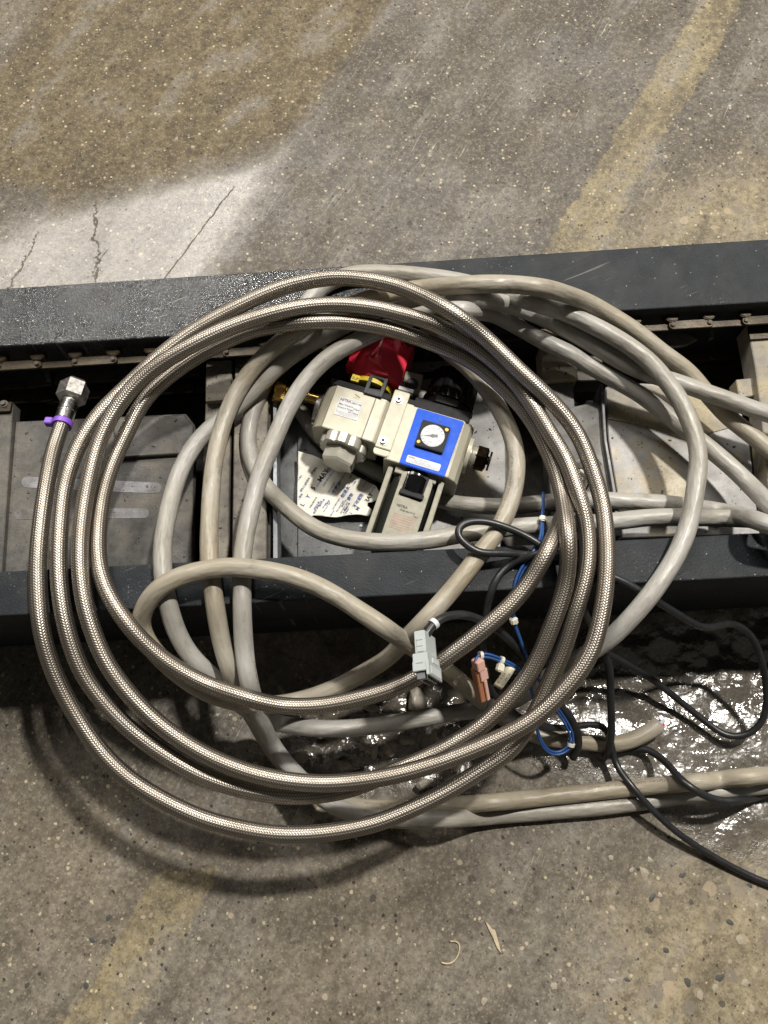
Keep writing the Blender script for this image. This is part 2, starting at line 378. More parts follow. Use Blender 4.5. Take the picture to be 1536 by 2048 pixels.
M['frame'] = simple('dark_grey_plastic', (0.030, 0.030, 0.033), 0.42, var=0.1, spec=0.3)
M['red'] = simple('red_plastic', (0.72, 0.030, 0.062), 0.38, var=0.06, bump=0.05)
M['crease_highlight'] = simple('pale_red_highlight', (0.72, 0.33, 0.34), 0.4, var=0.2, scale=300)  # highlight of the handle ridge, put into a pale red colour
M['yellow'] = simple('yellow_sticker', (0.60, 0.47, 0.02), 0.5)
M['white'] = simple('white_sticker', (0.56, 0.575, 0.585), 0.5, var=0.03)
M['dial'] = simple('white_dial', (0.50, 0.51, 0.55), 0.4, var=0.02)
M['ink'] = simple('black_ink', (0.03, 0.03, 0.035), 0.6)
M['grey_ink'] = simple('grey_ink', (0.30, 0.31, 0.34), 0.6)
M['maroon_ink'] = simple('maroon_ink', (0.13, 0.035, 0.06), 0.6)
M['red_ink'] = simple('red_ink', (0.38, 0.15, 0.13), 0.6)
M['blue_ink'] = simple('blue_ink', (0.055, 0.10, 0.30), 0.6)
M['paper'] = simple('creased_paper', (0.80, 0.78, 0.70), 0.62, var=0.05, scale=25)
M['purple'] = simple('purple_nylon', (0.22, 0.085, 0.56), 0.38, var=0.05)
M['nylon'] = simple('white_nylon', (0.70, 0.68, 0.58), 0.4, var=0.05)
M['plug'] = simple('pale_grey_plug', (0.41, 0.455, 0.455), 0.42, var=0.05)
M['orange'] = simple('salmon_plug', (0.40, 0.17, 0.085), 0.42, var=0.1)
M['pinkish'] = simple('pale_pink_plug', (0.72, 0.44, 0.37), 0.42, var=0.05)
M['tagc'] = simple('cream_tag', (0.72, 0.67, 0.50), 0.55, var=0.04)
M['stone'] = mat_dusty('broken_concrete', (0.20, 0.175, 0.135), (0.34, 0.31, 0.255), (0.42, 0.385, 0.32), 0.45, 0.6, 0.0, 0.4)
M['pebble'] = simple('cream_pebble', (0.30, 0.265, 0.20), 0.5, var=0.25, scale=40)
M['darkpebble'] = simple('dark_pebble', (0.06, 0.058, 0.055), 0.5, var=0.3, scale=40)
M['wood'] = simple('pale_wood_chip', (0.50, 0.42, 0.28), 0.7, var=0.2, scale=200)

def mat_bowl():
    m = NT('smoked_bowl'); m.fin((0.02, 0.022, 0.02), 0.12); return m.m
M['bowl'] = mat_bowl()
def mat_lens():
    m = NT('clear_lens'); m.fin((0.9, 0.92, 0.95), 0.05)
    m.b.inputs['Alpha'].default_value = 0.10
    return m.m
M['lens'] = mat_lens()

# ------------------------------------------------------------------ floor
def poly_sd(X, Y, poly):
    "signed distance to a polygon, positive inside"
    poly = np.array(poly); n = len(poly)
    d = np.full(X.shape, 1e9); ins = np.zeros(X.shape, bool)
    for i in range(n):
        ax, ay = poly[i]; bx, by = poly[(i+1) % n]
        ex, ey = bx-ax, by-ay
        t = np.clip(((X-ax)*ex+(Y-ay)*ey)/(ex*ex+ey*ey+1e-12), 0, 1)
        d = np.minimum(d, np.hypot(X-ax-t*ex, Y-ay-t*ey))
        c = ((ay > Y) != (by > Y)) & (X < (bx-ax)*(Y-ay)/(by-ay+1e-12)+ax)
        ins ^= c
    return np.where(ins, d, -d)
def build_floor():
    nx, ny = 330, 440
    xs = np.linspace(-0.66, 0.66, nx); ys = np.linspace(-0.46, 1.30, ny)
    X, Y = np.meshgrid(xs, ys)
    def mask(polys, w):
        r = np.zeros(X.shape)
        for q in polys:
            wp = [tuple(P(a, b, 0)[:2]) for a, b in q]
            r = np.maximum(r, np.clip(0.5+poly_sd(X, Y, wp)/w, 0, 1))
        return r
    brown = mask([[(140, -60), (820, -60), (700, 110), (600, 240), (540, 320), (420, 350), (300, 385), (200, 405), (100, 432), (85, 372), (-80, 360), (-80, 190), (0, 140)]], 0.05)
    yellow = mask([[(1450, -60), (1408, 0), (1338, 100), (1213, 300), (1118, 450), (1070, 530), (1180, 530), (1228, 450), (1310, 300), (1438, 100), (1483, 0), (1525, -60)],
                   [(325, 1740), (250, 1850), (200, 1950), (60, 2110), (215, 2110), (255, 2050), (320, 1950), (380, 1850), (428, 1740)]], 0.035)
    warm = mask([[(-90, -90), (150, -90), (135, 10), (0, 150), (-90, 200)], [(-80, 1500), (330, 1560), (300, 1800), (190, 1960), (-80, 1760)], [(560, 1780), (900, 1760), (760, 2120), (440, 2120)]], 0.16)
    near_bright = mask([[(-80, 1560), (200, 1700), (700, 1760), (1150, 1640), (1650, 1560), (1650, 2150), (-80, 2150)]], 0.26)  # near side brightened in the floor colour, fading towards the back
    wet = mask([[(1035, 1320), (1200, 1250), (1650, 1200), (1650, 1720), (1420, 1700), (1320, 1610), (1240, 1560), (1090, 1530), (1010, 1480)],
                [(560, 1390), (700, 1340), (960, 1370), (1000, 1500), (960, 1580), (700, 1585), (590, 1530)]], 0.06)
    seal = mask([[(-60, 500), (90, 428), (200, 395), (420, 338), (560, 300), (500, 430), (430, 545), (420, 640), (-60, 680)]], 0.11)
    pit = mask([[(520, 1330), (700, 1300), (980, 1350), (1040, 1480), (960, 1600), (700, 1605), (590, 1540)],
                [(1000, 1240), (1600, 1200), (1600, 1350), (1060, 1400)]], 0.10)
    tan = mask([[(1250, 1800), (1650, 1650), (1650, 2150), (1180, 2150)], [(1330, 380), (1650, 300), (1650, 520), (1200, 520)]], 0.18)
    Z = np.zeros(X.shape)
    pm = np.clip(pit*1.2, 0, 1)
    flat = np.stack([X.ravel(), Y.ravel()], 1)
    nz = np.array([mnoise.fractal(Vector((a*26, b*26, 0.3)), 0.9, 2.1, 4) for a, b in flat]).reshape(X.shape)
    Z += pm*(-0.010+0.009*nz) + np.clip(wet*1.3, 0, 1)*0.0022*nz
    Z = np.minimum(Z, 0.004)
    verts = np.stack([X.ravel(), Y.ravel(), Z.ravel()], 1)
    idx = np.arange(nx*ny).reshape(ny, nx)
    faces = np.stack([idx[:-1, :-1], idx[:-1, 1:], idx[1:, 1:], idx[1:, :-1]], -1).reshape(-1, 4)
    # skirt out to the rest of the hall floor
    vl = verts.tolist(); fl = faces.tolist(); b = len(vl)
    R = 9.0
    ring = [(-R, -R, 0), (R, -R, 0), (R, R, 0), (-R, R, 0)]
    vl += ring
    c00, c10, c11, c01 = int(idx[0, 0]), int(idx[0, -1]), int(idx[-1, -1]), int(idx[-1, 0])
    fl.append([b, b+1]+idx[0, ::-1].tolist()); fl.append([b+1, b+2]+idx[::-1, -1].tolist())
    fl.append([b+2, b+3]+idx[-1, :].tolist()); fl.append([b+3, b]+idx[:, 0].tolist())
    me = bpy.data.meshes.new('floor'); me.from_pydata(vl, [], fl)
    for nm, ch in (('stain', (brown, yellow, wet)), ('wear', (seal, pit, tan)), ('dirt_tone', (warm, near_bright, near_bright*0))):  # last layer: brown tint plus the painted near-side brightening
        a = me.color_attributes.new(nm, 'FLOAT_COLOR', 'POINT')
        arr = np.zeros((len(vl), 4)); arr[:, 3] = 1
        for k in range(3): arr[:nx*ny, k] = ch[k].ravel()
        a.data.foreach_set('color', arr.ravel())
    for p in me.polygons: p.use_smooth = len(p.vertices) == 4
    me.update()
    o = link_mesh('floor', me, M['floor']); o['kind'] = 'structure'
    return o
floor = build_floor()

def rock_mesh(name, seed, sub=2, rough=0.35):
    bm = bmesh.new(); bmesh.ops.create_icosphere(bm, subdivisions=sub, radius=1.0)
    for v in bm.verts:
        n = mnoise.noise(v.co*1.1+Vector((seed*3.1, seed, 0)))
        v.co *= 1+rough*n+0.12*mnoise.noise(v.co*3+Vector((seed, 0, 9)))
    for k in range(5):
        rnd = random.Random(seed*31+k)
        d = Vector((rnd.uniform(-1, 1), rnd.uniform(-1, 1), rnd.uniform(-1, 1))).normalized()
        for v in bm.verts:
            e = v.co.dot(d)-0.72
            if e > 0: v.co -= d*e*0.9
    bmesh.ops.recalc_face_normals(bm, faces=bm.faces)
    me = bpy.data.meshes.new(name); bm.to_mesh(me); bm.free()
    return me
peb = [rock_mesh('pebble', k, 1, 0.3) for k in range(3)]
for me in peb: me.materials.append(M['pebble'])
dpeb = [rock_mesh('pebble', k+5, 1, 0.3) for k in range(2)]
for me in dpeb: me.materials.append(M['darkpebble'])
pts = [(968, 2002, 9), (1108, 1972, 8), (1128, 1960, 6), (1225, 1962, 9), (955, 1985, 5), (1263, 1740, 7), (1288, 1745, 13), (798, 1882, 8), (1075, 1820, 5),
       (1300, 1720, 7), (1222, 1715, 6), (1480, 1880, 10), (1430, 1975, 9), (1400, 1990, 10), (1490, 1965, 10), (1320, 1790, 6), (820, 215, 6), (830, 105, 5), (826, 212, 6),
       (963, 137, 5), (1012, 290, 5), (895, 230, 5), (800, 320, 5), (880, 375, 5), (305, 60, 5), (260, 265, 4), (1200, 155, 5), (760, 100, 4)]
for i, (x, y, r) in enumerate(pts):
    o = bpy.data.objects.new('pebble', peb[i % 3]); COL.objects.link(o)
    o.location = P(x, y, 0.0002); s = r*0.00058
    o.scale = (s, s*random.uniform(.65, 1), s*0.16); o.rotation_euler = (0, 0, random.uniform(0, 6)); o.parent = floor
dpts = [(1305, 1795, 12), (1440, 1955, 11), (1375, 1965, 10), (1365, 1750, 9), (1460, 1845, 9), (1332, 1900, 8), (218, 1835, 9), (325, 1855, 7), (185, 1880, 8), (172, 1972, 8), (55, 1970, 8), (1255, 1960, 8), (512, 92, 7), (555, 80, 6), (190, 15, 8), (1500, 1770, 8), (1195, 255, 7), (1335, 255, 5)]
for i, (x, y, r) in enumerate(dpts):
    o = bpy.data.objects.new('pebble', dpeb[i % 2]); COL.objects.link(o)
    o.location = P(x, y, 0.0002); s = r*0.00055
    o.scale = (s, s*random.uniform(.45, .8), s*0.12); o.rotation_euler = (0, 0, random.uniform(0, 6)); o.parent = floor

# ------------------------------------------------------------------ conveyor
def ext(a, b, k0, k1):
    d = (b-a).normalized(); return a-d*k0, b+d*k1
def prism(name, pts, z0, z1, mat, parent, bevel=0.0008, seg=1, smooth=False):
    "upright prism; pts are world points (only x, y are used)"
    o3 = off(parent)
    bm = bmesh.new()
    lo = [bm.verts.new((p[0]-o3.x, p[1]-o3.y, z0-o3.z)) for p in pts]; hi = [bm.verts.new((p[0]-o3.x, p[1]-o3.y, z1-o3.z)) for p in pts]
    n = len(pts)
    bm.faces.new(hi); bm.faces.new(lo[::-1])
    for i in range(n): bm.faces.new((lo[i], lo[(i+1) % n], hi[(i+1) % n], hi[i]))
    bmesh.ops.recalc_face_normals(bm, faces=bm.faces)
    if bevel: bmesh.ops.bevel(bm, geom=bm.edges[:], offset=bevel, segments=seg, affect='EDGES', profile=0.5, clamp_overlap=True)
    return from_bm(name, bm, mat, parent)
def pprism(name, px, z1, depth, mat, parent, bevel=0.0008):
    return prism(name, [P(a, b, z1) for a, b in px], z1-depth, z1, mat, parent, bevel)

ZB = 0.185
conv = empty('conveyor', 'low conveyor with two dark painted rails, roller chain and worn steel slats', 'conveyor', P(768, 900, 0))
def rail(a, b, c, d, mt):
    a, b = ext(P(*a, ZB), P(*b, ZB), 0.35, 0.35); c, d = ext(P(*c, ZB), P(*d, ZB), 0.35, 0.35)
    return prism('side_rail', [a, b, d, c], 0.004, ZB, M[mt], conv, 0.0015, 2)
rail((0, 1232), (1400, 1160), (0, 1143), (1400, 1072), 'beam_dull')
rail((0, 693), (1536, 604), (0, 577), (1536, 478), 'beam')
bed = [P(-350, 1180, 0.05), P(1900, 1060, 0.05), P(1900, 560, 0.05), P(-350, 700, 0.05)]
# bed pan between the rails, kept clear of their inner faces
i0, i1 = ext(P(0, 1143, ZB), P(1400, 1072, ZB), 0.34, 0.34); j0, j1 = ext(P(0, 693, ZB), P(1536, 604, ZB), 0.34, 0.34)
e = Vector((0, 0.002, 0))
prism('bed_pan', [i0+e, i1+e, j1-e, j0-e], 0.035, 0.045, M['dark'], conv, 0.0)

def bolt(parent, px, py, z, r=0.0045, h=0.003, mat='grey'):
    o3 = off(parent); c = P(px, py, z)-o3
    bm = bmesh.new()
    bmesh.ops.create_cone(bm, cap_ends=True, segments=24, radius1=r*1.6, radius2=r*1.5, depth=0.001, matrix=Matrix.Translation(c+Vector((0, 0, 0.0005))))
    bmesh.ops.create_cone(bm, cap_ends=True, segments=6, radius1=r, radius2=r*0.94, depth=h, matrix=Matrix.Translation(c+Vector((0, 0, 0.001+h/2))))
    return from_bm('bolt', bm, M[mat], parent)
SLATS = []
def slat(px, z, depth, mat, bevel=0.001, name='slat'):
    cx = sum(p[0] for p in px)/len(px); cy = sum(p[1] for p in px)/len(px)
    SLATS.append((px, z)); o = pprism(name, px, z, depth, M[mat], conv, bevel); return o
def sub(o):  # children of a slat: slat meshes are stored relative to the conveyor, so the slat's own origin is the conveyor's
    return o
def subprism(name, px, z1, depth, mat, par, bevel=0.0004):
    o = pprism(name, px, z1, depth, M[mat], conv, bevel); o.parent = par; return o
def subbolt(par, px, py, z, r=0.0045, h=0.003, mat='grey'):
    o = bolt(conv, px, py, z, r, h, mat); o.parent = par; return o

s0 = slat([(-140, 812), (26, 804), (3, 1146), (-190, 1158)], 0.128, 0.02, 'grey'); tag(s0, 'dark grey slat at the left end')
subprism('clamp_plate', [(-60, 808), (23, 803), (20, 822), (-62, 827)], 0.133, 0.0046, 'chain', s0); subbolt(s0, 8, 808, 0.133, 0.003)
sA = slat([(31, 843), (372, 827), (390, 850), (386, 960), (384, 1146), (6, 1158)], 0.120, 0.014, 'grey')
def slotpoly(x0, y0, x1, y1, w):
    pts = []; a = math.atan2(y1-y0, x1-x0)
    for k in range(9):
        t = a+PI/2+PI*k/8; pts.append((x0+w*math.cos(t), y0+w*math.sin(t)))
    for k in range(9):
        t = a-PI/2+PI*k/8; pts.append((x1+w*math.cos(t), y1+w*math.sin(t)))
    return pts
subprism('slot_strip', slotpoly(54, 964, 312, 976, 11), 0.1204, 0.003, 'slot', sA, 0.0)
subprism('slot_strip', slotpoly(38, 1029, 288, 1026, 10), 0.1204, 0.003, 'slot', sA, 0.0)
sA2 = slat([(226, 836), (368, 829), (386, 850), (384, 905), (232, 915)], 0.127, 0.0065, 'grey')
sB = slat([(412, 722), (464, 719), (462, 800), (411, 804)], 0.142, 0.03, 'pale')
sB2 = slat([(411, 806), (462, 802), (457, 1000), (456, 1135), (398, 1138), (405, 960)], 0.134, 0.03, 'pale')
sC = slat([(473, 717), (536, 714), (534, 900), (532, 1130), (464, 1134), (467, 900), (470, 722)], 0.140, 0.02, 'pale')
subprism('clamp_plate', [(472, 718), (512, 716), (511, 752), (470, 754)], 0.1425, 0.0022, 'pale', sC); subbolt(sC, 484, 728, 0.1425, 0.0048)
sCg = slat([(537, 716), (545, 716), (543, 1130), (534, 1132)], 0.130, 0.02, 'dark')
sCe = slat([(546, 770), (553, 770), (554, 900), (556, 1128), (546, 1128)], 0.142, 0.03, 'edge', 0.0004, 'edge_bar')
sD = slat([(557, 700), (600, 698), (600, 1126), (559, 1128)], 0.094, 0.01, 'sheet')
sD2 = slat([(596, 715), (765, 706), (742, 1122), (596, 1128)], 0.0975, 0.0035, 'sheet', 0.0003)
subbolt(sD2, 722, 1052, 0.0975, 0.0012, 0.001, 'edge')
sE = slat([(792, 720), (1008, 706), (1012, 960), (1000, 1106), (790, 1118)], 0.094, 0.01, 'zinc')
sF = slat([(1080, 690), (1150, 684), (1156, 758), (1087, 764)], 0.146, 0.03, 'tan')
sF2 = slat([(1150, 684), (1204, 680), (1207, 760), (1152, 762)], 0.135, 0.03, 'dark')
sF3 = slat([(1087, 766), (1146, 763), (1150, 812), (1206, 800), (1230, 1076), (1106, 1084)], 0.140, 0.03, 'grey')
sFe = slat([(1201, 768), (1207, 768), (1214, 880), (1232, 980), (1243, 1072), (1234, 1072), (1225, 980), (1208, 880)], 0.148, 0.035, 'sheet', 0.0006, 'edge_bar')
sG = slat([(1211, 773), (1285, 766), (1405, 775), (1478, 800), (1500, 895), (1520, 1068), (1246, 1076), (1234, 980), (1217, 880)], 0.130, 0.02, 'zinc')
subprism('dust_cap', [(1213, 778), (1284, 770), (1402, 779), (1470, 803), (1478, 850), (1370, 880), (1290, 850), (1216, 838)], 0.1312, 0.0011, 'tan', sG, 0.0004)
sH = slat([(1472, 759), (1510, 755), (1517, 790), (1479, 796)], 0.140, 0.02, 'tan')
sI = slat([(1494, 648), (1900, 620), (1900, 1040), (1546, 1062), (1522, 820), (1510, 729)], 0.150, 0.03, 'tan')
subprism('clamp_plate', [(1496, 650), (1600, 644), (1606, 672), (1500, 679)], 0.1535, 0.0032, 'chain', sI)
slat([(-60, 740), (50, 735), (52, 776), (-60, 782)], 0.100, 0.01, 'dark', 0.001, 'chain_guide')
slat([(52, 741), (88, 739), (104, 769), (54, 776)], 0.118, 0.004, 'dark', 0.0006, 'attachment_plate')
slat([(117, 735), (300, 724), (400, 718), (400, 750), (300, 757), (107, 768)], 0.118, 0.004, 'dark', 0.0006, 'attachment_plate')
slat([(87, 735), (95, 733), (102, 761), (93, 763)], 0.121, 0.006, 'edge', 0.0003, 'edge_bar')
slat([(64, 781), (232, 772), (230, 790), (130, 803), (92, 806)], 0.098, 0.006, 'chain', 0.0006, 'attachment_plate')
slat([(1290, 674), (1325, 662), (1375, 666), (1397, 678), (1372, 691), (1312, 700), (1285, 690)], 0.128, 0.005, 'grey', 0.0012, 'attachment_plate')
slat([(1421, 654), (1430, 653), (1428, 676), (1419, 677)], 0.132, 0.006, 'edge', 0.0003, 'edge_bar')
slat([(700, 690), (1080, 668), (1080, 700), (700, 722)], 0.105, 0.006, 'dark', 0.0006, 'attachment_plate')

# roller chain along the back rail: pins upright, link plates lying flat
chain = bpy.data.objects.new('roller_chain', None); COL.objects.link(chain); chain.parent = conv
ZC = 0.166
c0, c1 = P(75, 729, ZC), P(1450, 645, ZC); cdir = (c1-c0).normalized(); cn = Vector((-cdir.y, cdir.x, 0))
pitch = (P(151, 723.5, ZC)-c0).length
def obround(L, w, t, seg=8):
    bm = bmesh.new(); pts = []
    for k in range(seg+1):
        a = PI/2+PI*k/seg; pts.append((-L/2+w*math.cos(a), w*math.sin(a)))
    for k in range(seg+1):
        a = -PI/2+PI*k/seg; pts.append((L/2+w*math.cos(a), w*math.sin(a)))
    hi = [bm.verts.new((x, y, t/2)) for x, y in pts]; lo = [bm.verts.new((x, y, -t/2)) for x, y in pts]
    bm.faces.new(hi); bm.faces.new(lo[::-1]); n = len(pts)
    for i in range(n): bm.faces.new((lo[i], lo[(i+1) % n], hi[(i+1) % n], hi[i]))
    bmesh.ops.recalc_face_normals(bm, faces=bm.faces)
    bmesh.ops.bevel(bm, geom=[e for e in bm.edges if abs(e.verts[0].co.z-e.verts[1].co.z) < 1e-6], offset=0.0006, segments=1, affect='EDGES')
    me = bpy.data.meshes.new('link_plate'); bm.to_mesh(me); bm.free(); me.materials.append(M['chain']); return me
def cyl_mesh(name, r, h, mat, seg=20, bev=0.0006):
    bm = bmesh.new(); bmesh.ops.create_cone(bm, cap_ends=True, segments=seg, radius1=r, radius2=r, depth=h)
    bmesh.ops.bevel(bm, geom=[e for e in bm.edges if abs(e.verts[0].co.z-e.verts[1].co.z) < 1e-6], offset=bev, segments=2, affect='EDGES')
    me = bpy.data.meshes.new(name); bm.to_mesh(me); bm.free(); me.materials.append(mat); return me
lpm = obround(pitch*0.96, 0.0055, 0.003); lpm2 = obround(pitch*0.80, 0.0042, 0.003); pinm = cyl_mesh('pin', 0.0028, 0.012, M['chain'], 14); rolm = cyl_mesh('roller', 0.0085, 0.010, M['chain'], 24, 0.001)
co = off(conv)
ang = math.atan2(cdir.y, cdir.x)
def put(name, me, loc, par=chain):
    o = bpy.data.objects.new(name, me); COL.objects.link(o); o.parent = par; o.location = loc-co; o.rotation_euler = (0, 0, ang); return o
for k in range(-2, 20):
    c = c0+cdir*pitch*k
    put('pin', pinm, c+Vector((0, 0, -0.002)))
    up = 0.0 if k % 2 else -0.0036
    put('link_plate', lpm if k % 2 else lpm2, c+cdir*pitch/2+Vector((0, 0, up)))
    put('roller', rolm, c+cn*0.0120+Vector((0, 0, -0.001)))
chain2 = bpy.data.objects.new('roller_chain', None); COL.objects.link(chain2); chain2.parent = conv
d0 = P(100, 795, 0.100)
for k in range(-2, 20):
    c = d0+cdir*pitch*k
    put('link_plate', lpm if k % 2 else lpm2, c+cdir*pitch/2+Vector((0, 0, 0.0 if k % 2 else -0.0036)), chain2)
    put('pin', pinm, c+Vector((0, 0, -0.002)), chain2)

# ------------------------------------------------------------------ air filter regulator (local u right, v down, w up, in pixels)
ANG = math.radians(16.3); ca, sa = math.cos(ANG), math.sin(ANG)
ZR = 0.168
o0 = P(835, 817, ZR)
Uv = (P(835+96*ca, 817+96*sa, ZR)-o0); SC = Uv.length/96; Uv.normalize()
Nv = Vector((-Uv.y, Uv.x, 0))                 # minus v
tilt = Matrix.Rotation(math.radians(-1.5), 4, 'X')
RM = Matrix(((Uv.x, Nv.x, 0, o0.x), (Uv.y, Nv.y, 0, o0.y), (Uv.z, Nv.z, 1, o0.z), (0, 0, 0, 1))) @ tilt
reg = empty('air_filter_regulator', 'beige air filter regulator with blue front, round gauge, black knob and red shut-off handle', 'regulator', mat=RM)
bpy.context.view_layer.update()
def L(u, v, w): return Vector((u*SC, -v*SC, w*SC))
def rb(name, bm, mat, bevel=0.0, par=None, angle=30, seg=2):
    if bevel:
        bmesh.ops.recalc_face_normals(bm, faces=bm.faces)
        bmesh.ops.bevel(bm, geom=[e for e in bm.edges if len(e.link_faces) == 2 and e.calc_face_angle(0) > 0.5], offset=bevel*SC, segments=seg, affect='EDGES', clamp_overlap=True)
        return from_bm(name, bm, M[mat], par or reg)
    return from_bm(name, bm, M[mat], par or reg, angle=angle)
def rpoly(bm, pts, f0, f1):
    lo = [bm.verts.new(f0(p)) for p in pts]; hi = [bm.verts.new(f1(p)) for p in pts]; n = len(pts)
    bm.faces.new(hi); bm.faces.new(lo[::-1])
    for i in range(n): bm.faces.new((lo[i], lo[(i+1) % n], hi[(i+1) % n], hi[i]))
def wprism(name, uv, w0, w1, mat, bevel=0.0, par=None):      # outline in (u, v)
    bm = bmesh.new(); rpoly(bm, uv, lambda p: L(p[0], p[1], w0), lambda p: L(p[0], p[1], w1)); return rb(name, bm, mat, bevel, par)
def vprism(name, uw, v0, v1, mat, bevel=0.0, par=None):      # outline in (u, w), run along v
    bm = bmesh.new(); rpoly(bm, uw, lambda p: L(p[0], v0, p[1]), lambda p: L(p[0], v1, p[1])); return rb(name, bm, mat, bevel, par)
def rbox(name, u0, u1, v0, v1, w0, w1, mat, bevel=1.0, par=None):
    return wprism(name, [(u0, v0), (u1, v0), (u1, v1), (u0, v1)], w0, w1, mat, bevel, par)
def turn(name, axis, prof, c, mat, seg=40, par=None, lobes=0, depth=0.0, angle=30, phase=0.0):
    "lathe along an axis; prof = [(t, r)...]; c = the other two coordinates"
    bm = bmesh.new(); rings = []
    for t, r in prof:
        ring = []
        for k in range(seg):
            a = 2*PI*k/seg+phase; rr = r*(1-depth*(0.5+0.5*math.cos(lobes*a))**4) if lobes else r
            x, y = rr*math.cos(a), rr*math.sin(a)
            p = {'v': L(c[0]+x, t, c[1]+y), 'u': L(t, c[0]+x, c[1]+y), 'w': L(c[0]+x, c[1]+y, t)}[axis]
            ring.append(bm.verts.new(p))
        rings.append(ring)
    for a, b in zip(rings, rings[1:]):
        for k in range(seg): bm.faces.new((a[k], a[(k+1) % seg], b[(k+1) % seg], b[k]))
    bm.faces.new(rings[0][::-1]); bm.faces.new(rings[-1])
    return rb(name, bm, mat, 0, par, angle)
def text_bm(s, size, align='LEFT', bold=False):
    cu = bpy.data.curves.new('t', 'FONT'); cu.body = s; cu.size = size; cu.align_x = align; cu.resolution_u = 2
    cu.offset = size*(0.026 if bold else 0.010)
    ob = bpy.data.objects.new('t', cu); COL.objects.link(ob)
    bpy.context.view_layer.update()
    me = bpy.data.meshes.new_from_object(ob.evaluated_get(bpy.context.evaluated_depsgraph_get()))
    bpy.data.objects.remove(ob); bpy.data.curves.remove(cu)
    return me
def letter(name, s, u, v, w, size, mat, par, align='LEFT', rot=0.0, bold=False):
    me = text_bm(s, size, align, bold); c, q = math.cos(rot), math.sin(rot)
    for vt in me.vertices:
        x, y = vt.co.x, vt.co.y
        vt.co = L(u+x*c-y*q, v-(x*q+y*c), w)
    me.update(); o = link_mesh(name, me, M[mat], par); return o
def strokes(name, segs, w, mat, par):
    "fine illegible print as short flat dashes: (u0, v0, u1, thickness)"
    bm = bmesh.new()
    for u0, v0, u1, t in segs:
        vs = [bm.verts.new(L(a, b, w)) for a, b in ((u0, v0), (u1, v0), (u1, v0+t), (u0, v0+t))]; bm.faces.new(vs)
    return from_bm(name, bm, M[mat], par)
def dashes(u0, u1, v, t, seed):
    r = random.Random(seed); out = []; u = u0
    while u < u1-1:
        l = r.uniform(1.5, 5); out.append((u, v, min(u+l, u1), t)); u += l+r.uniform(0.6, 1.3)
    return out

# valve half
vprism('valve_body', [(-192, -92), (-57, -92), (-57, -8), (-64, -1.5), (-86, 0), (-170, 0), (-186, -15), (-192, -24)], 0, 97, 'beige', 1.2)
for u in (-170, -86): rbox('groove_line', u-1.1, u+1.1, 1.0, 96.0, -3, 0.35, 'groove', 0)
rbox('cap_plate', -187, -58, -15, -0.5, -92, -3, 'black', 2)
def handle():
    bm = bmesh.new()
    co_ = dict(A=(-113, -156, 27), B=(-107, -68, 27), C=(-51, -152, -8), D=(-52, -42, -8), E=(-186, -152, -16), E2=(-168, -62, -16), Fp=(-146, -40, -10), G=(-119, -38, 5), Hh=(-92, -56, 17), K=(-130, -70, 17), Q=(-80, -42, 2))
    V = {k: bm.verts.new(L(*c)) for k, c in co_.items()}
    lowv = {k: bm.verts.new(L(co_[k][0], co_[k][1], -80)) for k in ('C', 'D', 'E', 'E2', 'Fp', 'G', 'Q')}
    for f in (('A', 'B', 'Hh', 'D', 'C'), ('A', 'E', 'E2', 'K', 'B'), ('E2', 'Fp', 'K'), ('B', 'K', 'Fp', 'G', 'Hh'), ('Hh', 'G', 'Q'), ('Hh', 'Q', 'D')): bm.faces.new([V[k] for k in f])
    ring = ['C', 'D', 'Q', 'G', 'Fp', 'E2', 'E']
    for a, b in zip(ring, ring[1:]): bm.faces.new((V[a], V[b], lowv[b], lowv[a]))
    bm.faces.new((V['E'], V['A'], V['C'], lowv['C'], lowv['E'])); bm.faces.new([lowv[k] for k in ring])
    o_ = rb('red_handle', bm, 'red', 0.6)
    rbox('handle_highlight', -112.4, -109.0, -150, -70, 25.4, 28.0, 'crease_highlight', 0.4, o_)  # thin strip painting the highlight along the ridge
handle()
rbox('handle_rib', -170, -152, -64, -52, -40, -6, 'red', 1.0)
turn('yellow_collar', 'v', [(-37, 46), (-27, 46)], (-108, -42), 'yellow')
lab = rbox('state_sticker', -148, -132, -34, -19, -4, 1.0, 'yellow', 0.3); letter('lettering', 'SUP', -146.5, -22.5, 1.3, 8.0, 'ink', lab)
clip = rbox('lock_clip', -113, -106, -44, 2, -20, 7, 'frame', 1.0)
rbox('clip_bar', -82, -75, -44, 2, -20, 7, 'frame', 1.0, clip); rbox('clip_bar', -106.4, -81.6, -44, -37, -20, 6, 'frame', 0.8, clip); rbox('clip_bar', -106.4, -81.6, -10, 2, -20, 6, 'frame', 0.8, clip)
rbox('clip_window', -106, -82, -37, -10, -22, -12, 'ink', 0.0, clip)
rbox('lock_tab', -114, -76, -56, -45, 0, 16, 'red', 1.5)
lab = wprism('valve_label', [(-155.5, 22), (-106.5, 22), (-106.5, 64), (-155.5, 64)], 0.0, 0.9, 'white', 0.3)
letter('lettering', 'NITRA', -153.0, 30.6, 1.1, 7.6, 'maroon_ink', lab, bold=True); letter('lettering', 'ARV-44', -109, 31.5, 1.1, 6.2, 'ink', lab, 'RIGHT')
letter('lettering', 'Max. Pressure', -152.5, 40, 1.1, 5.2, 'ink', lab); letter('lettering', '150psi', -109, 43, 1.1, 5.2, 'ink', lab, 'RIGHT')
letter('lettering', 'Pressure Range:', -153.5, 47, 1.1, 5.2, 'ink', lab); letter('lettering', '20-130psi', -109, 52.5, 1.1, 5.2, 'ink', lab, 'RIGHT')
fr = [(-153.5, 24, -108.5, 0.7), (-153.5, 54.6, -108.5, 0.7), (-109.2, 24, -108.5, 31), (-153.5, 24, -152.8, 31)]
